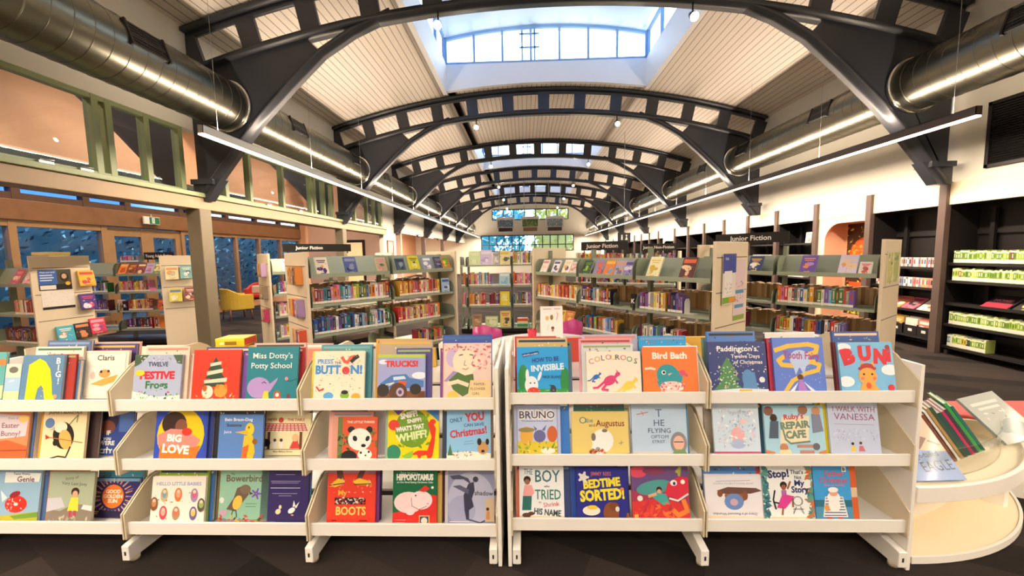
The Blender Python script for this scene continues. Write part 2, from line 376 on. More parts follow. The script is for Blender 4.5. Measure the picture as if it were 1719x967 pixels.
# roof lanterns
def lantern(a, b, n):
    zc0, zg0, zg1 = 5.28, 5.90, 6.50
    top = lambda x: zg1+.22*(1-((x-XC-.03)/2.3)**2)
    t = .10; m = MB()
    for x0, x1 in ((LX0-t, LX0), (LX1, LX1+t)): m.box(x0, a-t, zc0-.02, x1, b+t, zg0)
    nx = 16; X = [LX0+(LX1-LX0)*i/nx for i in range(nx+1)]
    for y0, y1 in ((a-t, a), (b, b+t)):
        m.strip([(x, zg0) for x in X], [(x, zr(x)-.0) for x in X], 'Y', y0, y1)
    struct('lantern_curb_wall_%d' % n, m, M_CURB)
    r = MB(); r.strip([(x, top(x)+.15) for x in X], [(x, top(x)) for x in X], 'Y', a-.3, b+.3, smooth=True)
    struct('lantern_roof_%d' % n, r, M_CURB)
    f = MB(); w = .05
    for i in range(8):
        x = LX0+(LX1-LX0)*i/7
        for y in (a-.04, b+.04):
            f.box(x-w/2, y-.03, zg0, x+w/2, y+.03, top(x)+.02)
    for y in (a-.04, b+.04):
        f.box(LX0, y-.035, zg0, LX1, y+.035, zg0+.05)
        f.strip([(x, top(x)+.01) for x in X], [(x, top(x)-.06) for x in X], 'Y', y-.035, y+.035)
    for x in (.02, .31):                                   # maintenance ladder fixed outside the far glazing
        f.box(x-.02, b+.10, zg0, x+.02, b+.14, 6.75)
    for z in (5.98, 6.28, 6.58): f.box(-.05, b+.10, z-.015, .42, b+.14, z+.015)
    for x in (LX0-.05, LX1+.05):
        for k in range(5):
            y = a+(b-a)*k/4; f.box(x-.03, y-.03, zg0, x+.03, y+.03, zg1+.1)
        f.box(x-.03, a, zg0, x+.03, b, zg0+.05).box(x-.03, a, zg1-.02, x+.03, b, zg1+.08)
    o = struct('lantern_window_%d' % n, f, M_FRAME)
    g = MB().box(LX0, b+.035, zg0, LX1, b+.045, 6.72).box(LX0, a-.045, zg0, LX1, a-.035, 6.72)
    g.box(LX0-.055, a, zg0, LX0-.045, b, zg1+.05).box(LX1+.045, a, zg0, LX1+.055, b, zg1+.05)
    g.build('window_glass', M_GLASSC, o)
for i, (a, b) in enumerate(LANT): lantern(a, b, i+1)

# outdoors beyond the glass
struct('ground_outside', MB().box(-60, -30, -.3, 60, 90, -.1), mat('dark_paving_outside', '3a3f45', .9))
def leafy(name, label, cat, boxx, n, cols, size, seed, core=.35):
    rnd = random.Random(seed); m = MB(); x0, y0, z0, x1, y1, z1 = boxx
    for _ in range(n):
        p = Vector((rnd.uniform(x0, x1), rnd.uniform(y0, y1), rnd.uniform(z0, z1))); s = size*rnd.uniform(.6, 1.4)
        a = Vector((rnd.gauss(0, 1), rnd.gauss(0, 1), rnd.gauss(0, 1))).normalized(); b = a.orthogonal().normalized(); c = a.cross(b)
        m.add([p-b*s, p-c*s*.5+a*s*.2, p+b*s, p+c*s*.5+a*s*.2], [(0, 1, 2, 3)], rnd.choice(cols))
    m.box(x0+.1*(x1-x0), y0+.1, -.1, x1-.45*(x1-x0), y1-.1, z1-core*(z1-z0), cols[0])
    o = m.build(name, LEAF); o['kind'] = 'stuff'; o['label'] = label; o['category'] = cat; return o
leafy('hedge', 'dark blue-green hedge outside the aisle windows', 'hedge', (-13, 3, -.1, -11.8, 40, 2.75), 9000, ['3a6678', '4f8494', '6a9aa0', '244a5a', '8ab8bc'], .09, 1, .06)
leafy('foliage', 'teal and yellow-green trees outside the far windows', 'tree', (-6, 33, -.1, 0.0, 35, 7), 1500, ['6fd0dc', '8fe0e6', '4fb0c8', 'b8eef0'], .3, 2)
leafy('foliage', 'pale yellow trees outside the far windows', 'tree', (.8, 33, -.1, 6.5, 35, 7), 1500, ['fff6a0', 'fff9c8', 'f8ea78', 'e6e27a'], .3, 3)

# ------------------------------------------------------------------ roof trusses
STEP = 5.21*2/12/17.1
TL = ['nearest the camera', 'second from the camera', 'third from the camera', 'fourth from the camera', 'fifth from the camera', 'farthest, by the end wall']
def pol(r, a): return (XC+r*math.sin(a), ZC+r*math.cos(a))
BR = [(-4.60, 2.33), (-4.44, 2.52), (-4.06, 2.97), (-3.67, 3.41), (-3.2, 3.86), (-2.74, 4.27), (-2.3, 4.53), (-1.75, 4.76)]
def offs(pl, d):
    out = []
    for i, p in enumerate(pl):
        a, b = pl[max(i-1, 0)], pl[min(i+1, len(pl)-1)]
        t = Vector((b[0]-a[0], b[1]-a[1])).normalized(); out.append((p[0]+t.y*d*-1, p[1]+t.x*d))
    return out
def truss(y, lab):
    t = thing('roof_truss', 'charcoal arched roof truss with square openings, '+lab, 'roof truss', (XC, y, 0), 0, 'arched roof trusses')
    L = lambda p: (p[0]-XC, p[1])
    def part(m, nm): return m.build(nm, M_TRUSS, t)
    A = 6.08*STEP; N = 40; an = [-A+2*A*i/N for i in range(N+1)]
    top = MB().strip([L(pol(RAD, a)) for a in an], [L(pol(RAD-.045, a)) for a in an], 'Y', -.11, .11, smooth=True).strip([L(pol(RAD-.045, a)) for a in an], [L(pol(RAD-.12, a)) for a in an], 'Y', -.025, .025, smooth=True)
    part(top, 'top_chord')
    A2 = 5.95*STEP; an = [-A2+2*A2*i/N for i in range(N+1)]
    bot = MB().strip([L(pol(RAD-.545, a)) for a in an], [L(pol(RAD-.59, a)) for a in an], 'Y', -.11, .11, smooth=True).strip([L(pol(RAD-.47, a)) for a in an], [L(pol(RAD-.545, a)) for a in an], 'Y', -.025, .025, smooth=True)
    part(bot, 'bottom_chord')
    for i in range(-6, 7):
        h = STEP*.155
        q = [pol(RAD-.1, i*STEP-h), pol(RAD-.1, i*STEP+h), pol(RAD-.49, i*STEP+h), pol(RAD-.49, i*STEP-h)]
        part(MB().prism([L(p) for p in q], 'Y', -.028, .028), 'web_plate')
    br = BR; inner = offs(br, .10)
    for s in (1, -1):
        X = lambda p: (s*(p[0]-XC), p[1])
        rib = MB().strip([X(p) for p in inner], [X(p) for p in offs(br, .05)], 'Y', -.03, .03, smooth=True).strip([X(p) for p in offs(br, .05)], [X(p) for p in br], 'Y', -.10, .10, smooth=True)
        part(rib, 'brace_rib')
        lo = [X(p) for p in inner[:6]]+[X((-2.95, 4.50))]
        c = [pol(RAD-.56, -a) for a in [math.asin((XC+2.95)/(RAD-.56))+i*(math.asin((5.17)/(RAD-.56))-math.asin((XC+2.95)/(RAD-.56)))/8 for i in range(9)]]
        g = lo+[X(p) for p in c]+[(s*(XL+.04-XC), 2.40)]
        part(MB().prism(g, 'Y', -.026, .026), 'gusset_plate')
        part(MB().prism([(s*(XL+.01-XC), 2.33), (s*(XL+.01-XC), 2.62), (s*(-4.28-XC), 2.62), (s*(-4.5-XC), 2.33)], 'Y', -.075, .075).box(min(s*(XL+.01-XC), s*(-4.36-XC)), -.12, 2.55, max(s*(XL+.01-XC), s*(-4.36-XC)), .12, 2.62), 'foot_bracket')
    return t
for y, l in zip(TY, TL): truss(y, l)
# matching half trusses in the side aisle, seen through the clerestory
for i, y in enumerate([1.32]+TY[:5]):
    m = MB(); Y = lambda x: 2*(XL-.04)-x
    N = 16; sp = [XA+.04+(XL-.09-XA-.04)*k/N for k in range(N+1)]
    m.strip([(x, za(x)) for x in sp], [(x, za(x)-.12) for x in sp], 'Y', y-.09, y+.09)
    m.strip([(x, za(x)-.48) for x in sp], [(x, za(x)-.6) for x in sp], 'Y', y-.09, y+.09)
    for k in range(5):
        x = XL-.25-k*.87
        if x-.13 > XA: m.prism([(x-.13, za(x)-.1), (x+.13, za(x)-.1), (x+.13, za(x)-.5), (x-.13, za(x)-.5)], 'Y', y-.03, y+.03)
    g = [(Y(p[0])-.09, p[1]) for p in BR[:6]]+[(Y(-2.92), 4.5), (XL-.15, 4.1)]
    m.prism(g, 'Y', y-.03, y+.03)
    o = m.build('aisle_truss', M_TRUSS); tag(o, 'charcoal half truss in the side aisle behind the clerestory glass, %s along' % nth(i+1), 'roof truss', 'aisle trusses')

# ------------------------------------------------------------------ ducts
def duct(x, z, y0, y1, side, k, s):
    r = .33
    t = thing('air_duct', 'round galvanised spiral duct %s, %s section from the camera' % (side, nth(k)), 'duct', (x, (y0+y1)/2, z), 0, 'galvanised duct runs')
    n = max(2, int((y1-y0)/.16)); h = (y1-y0)/2
    prof = [(r, -h), (r, h)]
    m = MB().lathe(prof, 40)
    for i in range(1, n): yy = -h+2*h*i/n; m.lathe([(r, yy-.005), (r+.003, yy-.003), (r+.003, yy+.003), (r, yy+.005)], 40)
    m.xf(Matrix(((1, 0, 0, 0), (0, 0, 1, 0), (0, -1, 0, 0), (0, 0, 0, 1))))
    m.f = [f[::-1] for f in m.f]; m.build('duct_shell', M_DUCT, t)
    for yy in (-h+.02, h-.02):
        c = MB().lathe([(r+.001, yy-.02), (r+.03, yy-.02), (r+.03, yy+.02), (r+.001, yy+.02)], 32); c.xf(Matrix(((1, 0, 0, 0), (0, 0, 1, 0), (0, -1, 0, 0), (0, 0, 0, 1)))); c.build('duct_collar', M_DUCTRIM, t)
    for yy in ([-h+.28*2*h, h-.17*2*h] if h > 1 else []):
        g = MB(); a = .30                                # grille faces the hall, a little above the side
        for j in range(7):
            zz = -.10+j*.033; g.box(r-.04, yy-.19, zz, r+.006, yy+.19, zz+.014, mi=0)
        g.box(r-.06, yy-.2, -.11, r-.002, yy+.2, .12).box(r-.06, yy-.21, -.125, r+.012, yy-.19, .135).box(r-.06, yy+.19, -.125, r+.012, yy+.21, .135)
        g.xf(Matrix.Rotation(-a, 4, 'Y'))
        if s < 0: g.xf(Matrix.Scale(-1, 4, (1, 0, 0)))
        g.build('duct_grille', M_BLACKM, t)
    for sgn in (1,):
        glint = MB()  # bright dots standing in for reflections along the duct seams
        for i in range(n): glint.box(r*.966*.78-.004, -h+2*h*(i+.5)/n-.004, r*.625+.005, r*.966*.78+.008, -h+2*h*(i+.5)/n+.004, r*.625+.013)
        glint.xf(Matrix.Scale(s, 4, (1, 0, 0))) if s < 0 else None
        glint.build('seam_glint', M_DUCTRIM, t)
for k, (a, b) in enumerate(zip([-3.0]+TY, TY+[YE-.1])):
    duct(-4.13, 3.62, a+.04, b-.04, 'above the clerestory windows', k+1, 1)
    duct(5.17, 3.62, a+.04, b-.04, 'above the black shelving', k+1, -1)

# ------------------------------------------------------------------ pendants and spotlights
def pendant(x, y0, y1, z, nm, m, lab, zw, step=1.9):
    t = thing('pendant_light', lab, 'pendant light', (x, (y0+y1)/2, z)); h = (y1-y0)/2
    MB().box(-.032, -h, .012, -.026, h, .105).box(.026, -h, .012, .032, h, .105).box(-.032, -h, .099, .032, h, .105).box(-.032, -h, .012, .032, -h+.006, .105).build('light_housing', m, t)
    MB().box(-.030, -h+.004, -.004, .030, h-.004, .012).build('diffuser', M_TUBE, t)
    n = int((y1-y0)/step)
    for i in range(n+1):
        yy = -h+.25+i*(2*h-.5)/max(n, 1)
        MB().tube([(0, yy, .1), (0, yy, zw(x)-z)], .0022, 5).build('suspension_wire', M_STEEL, t)
    k = max(1, round((y1-y0)/4.2)); L = 2*h/k
    for i in range(k): (area('strip_lamp', t, (0, -h+L*(i+.5), -.012), .05, L*.98, STRIP_W*L, WARM), area('ceiling_fill_lamp', t, (0, -h+L*(i+.5), .115), .05, L*.98, FILL_UP_W*L, WARM, (PI, 0, 0)))  # second lamp of each pair is added, facing up to brighten the ceiling
    return t
pendant(-3.47, 4.17, 30.0, 2.84, 'a', M_ALUM, 'long silver linear pendant light hung along the clerestory side', zr)
pendant(4.75, 4.30, 30.0, 2.84, 'b', M_DARKALU, 'long brown linear pendant light hung along the black shelving side', zr)
pendant(-3.47, -4.2, 1.5, 2.84, 'c', M_ALUM, 'silver linear pendant light behind the camera, clerestory side', zr)
pendant(4.75, -4.2, 1.5, 2.84, 'd', M_DARKALU, 'brown linear pendant light behind the camera, shelving side', zr)
pendant(-6.6, 15.6, 28, 2.75, 'e', M_ALUM, 'linear pendant light in the warm lit aisle beyond the white wall', za)
def spotlight(x, y, lab, aim, w=SPOT_W, sz=2.0, fwd=True):
    zb = zr(x, RAD-.59); z = zb-.16
    t = thing('spotlight', lab, 'spotlight', (x, y, z), 0, 'truss spotlights')
    s = -1 if fwd else 1
    d = Vector((0, s*.78, -.62)).normalized()
    MB().tube([(0, 0, .165), (0, 0, .04)], .012, 8).build('mounting_stem', M_BLACKM, t)
    MB().tube([-d*.07, d*.02, d*.075], [.035, .055, .06], 14).build('lamp_can', M_BLACKM, t)
    MB().tube([d*.076, d*.079], .054, 14).build('lamp_face', M_BULB, t)
    spot('spot_lamp', t, d*.09, aim, w, WHITE, sz)
for i, y in enumerate(TY):
    for x, sd in ((-1.12, 'clerestory side'), (2.28, 'shelving side')):
        spotlight(x, y-.02, 'bright spotlight under the truss %s, %s' % (TL[i], sd), (x*.1, -2.2, -4.6))
for x in (-2.6, -1.0, .9, 2.6): spotlight(x, -2.86, 'added fill spotlight behind the camera aimed at the picture books, %s' % ('clerestory side', 'inner clerestory side', 'inner shelving side', 'shelving side')[[-2.6, -1.0, .9, 2.6].index(x)], (0, 4.6, -4.3), SPOT_W*1.0, 1.5, False)  # unseen spots added as front fill on the display units
# downlights in the aisle ceiling
for i, (x, y) in enumerate([(-6.6, 2.5), (-6.9, 5.0), (-6.6, 7.4), (-6.9, 9.15), (-6.6, 11.7), (-6.6, 13.6), (-6.8, 17.5), (-6.8, 21.5), (-6.8, 25.5)]):
    t = thing('downlight', 'round white downlight in the aisle ceiling, %s from the camera end' % nth(i+1), 'downlight', (x, y, za(x)-.05), 0, 'aisle downlights')
    MB().lathe([(.13, .06), (.14, 0), (.11, -.005), (.11, .06)], 20).build('downlight_trim', M_CURB, t)
    MB().lathe([(0, .002), (.108, .002)], 20).build('lamp_face', M_DOWN, t)
    l = area('aisle_lamp', t, (0, 0, -.02), .2, .2, AREA_W, WARM)
POS = {'teal': (1, -2.606, 0.086, 0.248), 'sky': (1, -2.518, 0.079, 0.19), 'big': (1, -2.369, 0.213, 0.232), 'claris': (1, -2.025, 0.228, 0.256), 'frogs': (1, -1.786, 0.238, 0.228), 'redtree': (1, -1.494, 0.233, 0.25), 'dotty': (1, -1.218, 0.248, 0.262), 'button': (1, -0.891, 0.245, 0.236), 'trucks': (1, -0.591, 0.228, 0.22), 'flower': (1, -0.273, 0.226, 0.27), 'invis': (1, 0.078, 0.24, 0.224), 'roos': (1, 0.408, 0.251, 0.2), 'bird': (1, 0.667, 0.251, 0.218), 'padd': (1, 0.964, 0.262, 0.24), 'tooth': (1, 1.252, 0.227, 0.256), 'buni': (1, 1.552, 0.24, 0.232), 'bunny': (2, -2.614, 0.27, 0.244), 'penguin': (2, -2.296, 0.224, 0.248), 'city': (2, -2.042, 0.283, 0.228), 'love': (2, -1.698, 0.259, 0.25), 'duck': (2, -1.396, 0.22, 0.222), 'undert': (2, -1.146, 0.263, 0.222), 'panda': (2, -0.818, 0.193, 0.206), 'whiff': (2, -0.546, 0.248, 0.256), 'onlyyou': (2, -0.278, 0.212, 0.24), 'bruno': (2, 0.046, 0.221, 0.238), 'ollie': (2, 0.346, 0.266, 0.206), 'optom': (2, 0.623, 0.255, 0.242), 'snow': (2, 0.979, 0.211, 0.242), 'cafe': (2, 1.244, 0.271, 0.23), 'vanessa': (2, 1.514, 0.225, 0.246), 'genie': (3, -2.585, 0.242, 0.258), 'grace': (3, -2.302, 0.237, 0.254), 'sun': (3, -2.055, 0.256, 0.214), 'babies': (3, -1.743, 0.275, 0.232), 'bower': (3, -1.409, 0.248, 0.262), 'navy': (3, -1.159, 0.24, 0.264), 'boots': (3, -0.866, 0.24, 0.27), 'hippo': (3, -0.552, 0.217, 0.27), 'shadow': (3, -0.269, 0.226, 0.264), 'boy': (3, 0.067, 0.215, 0.25), 'bedtime': (3, 0.358, 0.247, 0.246), 'dragon': (3, 0.633, 0.27, 0.252), 'upside': (3, 0.936, 0.264, 0.214), 'stop': (3, 1.229, 0.234, 0.254), 'father': (3, 1.449, 0.196, 0.254)}
# ------------------------------------------------------------------ books
def art(m, w, h, cmds, y0=-.0005, mi=0):
    """flat print on the front board: positions run 0..1 over the cover"""
    k = [0]
    def face(pts, col, sub=0):
        y = y0-.00005*k[0]-sub
        pts = [(min(max(x, 0), w)-w/2, min(max(z, 0), h)) for x, z in pts]
        m.add([(x, y, z) for x, z in pts], [tuple(range(len(pts)))], col, mi)
    for c in cmds:
        o, a = c[0], c[1:]; k[0] += 1
        if o == 'r': face([(a[0]*w, a[1]*h), (a[2]*w, a[1]*h), (a[2]*w, a[3]*h), (a[0]*w, a[3]*h)], a[4])
        elif o == 'p': face([(x*w, z*h) for x, z in a[0]], a[1])
        elif o == 'e':
            rt = math.radians(a[5]) if len(a) > 5 else 0; n = 20 if a[2] > .05 else 10
            face([(a[0]*w+w*(a[2]*math.cos(t)*math.cos(rt)-a[3]*math.sin(t)*math.sin(rt)), a[1]*h+w*(a[2]*math.cos(t)*math.sin(rt)+a[3]*math.sin(t)*math.cos(rt))) for t in [2*PI*i/n for i in range(n)]], a[4])
        elif o == 'l':
            P = [Vector((x*w, z*h)) for x, z in a[0]]; hw = a[1]*w/2; sb = 0
            for p, q in zip(P, P[1:]):
                d = (q-p).normalized(); n = Vector((-d.y, d.x))*hw; d = d*hw*.6
                sb += .000004; face([tuple(p-d-n), tuple(q+d-n), tuple(q+d+n), tuple(p-d+n)], a[2], sb)
        elif o == 's':                                   # scatter of small marks in a box
            n, x0, z0, x1, z1, sz, cols, seed = a; rr = random.Random(seed)
            for q in range(n):
                x, z, t, s = rr.uniform(x0, x1)*w, rr.uniform(z0, z1)*h, rr.uniform(0, 3), sz*w*rr.uniform(.5, 1.2)
                face([(x+s*math.cos(t+i*PI/2)*(1 if i % 2 else .45), z+s*math.sin(t+i*PI/2)*(1 if i % 2 else .45)) for i in range(4)], rr.choice(cols), q*.000003)
        elif o == 'st':                                  # star burst of rays
            cx, cz, r0, r1, n, wd, col = a
            for i in range(n):
                t = 2*PI*i/n; u = Vector((math.cos(t), math.sin(t))); v = Vector((-u.y, u.x))*wd*w; c0 = Vector((cx*w, cz*h))
                face([tuple(c0+u*r0*w-v), tuple(c0+u*r1*w-v*.6), tuple(c0+u*r1*w+v*.6), tuple(c0+u*r0*w+v)], col)
        elif o == 't':
            s, cx, cz, sz, col = a[:5]; mw = a[5] if len(a) > 5 else .9; bd = a[6] if len(a) > 6 else .02; rt = math.radians(a[7]) if len(a) > 7 else 0
            vs, fs, wd = text_geo(s, bd); sy = sz*h/.7; sx = min(sy*1.05, mw*w/wd)
            y = y0-.00005*k[0]; V = []
            for x, z in vs:
                x, z = x*sx, z*sy; V.append((cx*w-w/2+x*math.cos(rt)-z*math.sin(rt), y, cz*h+x*math.sin(rt)+z*math.cos(rt)))
            m.add(V, fs, col, mi)
    return m
def book_mesh(w, h, t, cover, cmds=(), spine=None, pages='efe6d2', sticker=False):
    m = MB(); sp = spine or cover
    m.box(-w/2, 0, 0, w/2, .0022, h, cover).box(-w/2, t-.0022, 0, w/2, t, h, cover).box(-w/2, .0022, 0, -w/2+.0025, t-.0022, h, sp)
    if sticker: m.box(-w/2-.0006, .001, .012, -w/2, t-.001, .04, 'f5f0e4')
    if cmds: art(m, w, h, cmds)
    p = MB().box(-w/2+.0026, .0023, .003, w/2-.004, t-.0023, h-.003, pages)
    return m, p
def place(o, x, y, z, lean=0, rz=0, tilt=0):
    o.matrix_world = Matrix.Translation((x, y, z)) @ Matrix.Rotation(rz, 4, 'Z') @ Matrix.Rotation(-lean, 4, 'X') @ Matrix.Rotation(tilt, 4, 'Y')
def book(name, label, cat, w, h, t, cover, cmds=(), group=None, spine=None, pages='efe6d2', parts=True, sticker=False):
    m, p = book_mesh(w, h, t, cover, cmds, spine, pages, sticker)
    if parts:
        o = m.build(name, PRINT); p.build('page_block', PAPER, o)
    else:
        b = len(m.v); m.v += p.v; m.f += [tuple(i+b for i in f) for f in p.f]; m.c += p.c; m.m += p.m; m.s += p.s
        o = m.build(name, PRINT)
    return tag(o, label, cat, group)
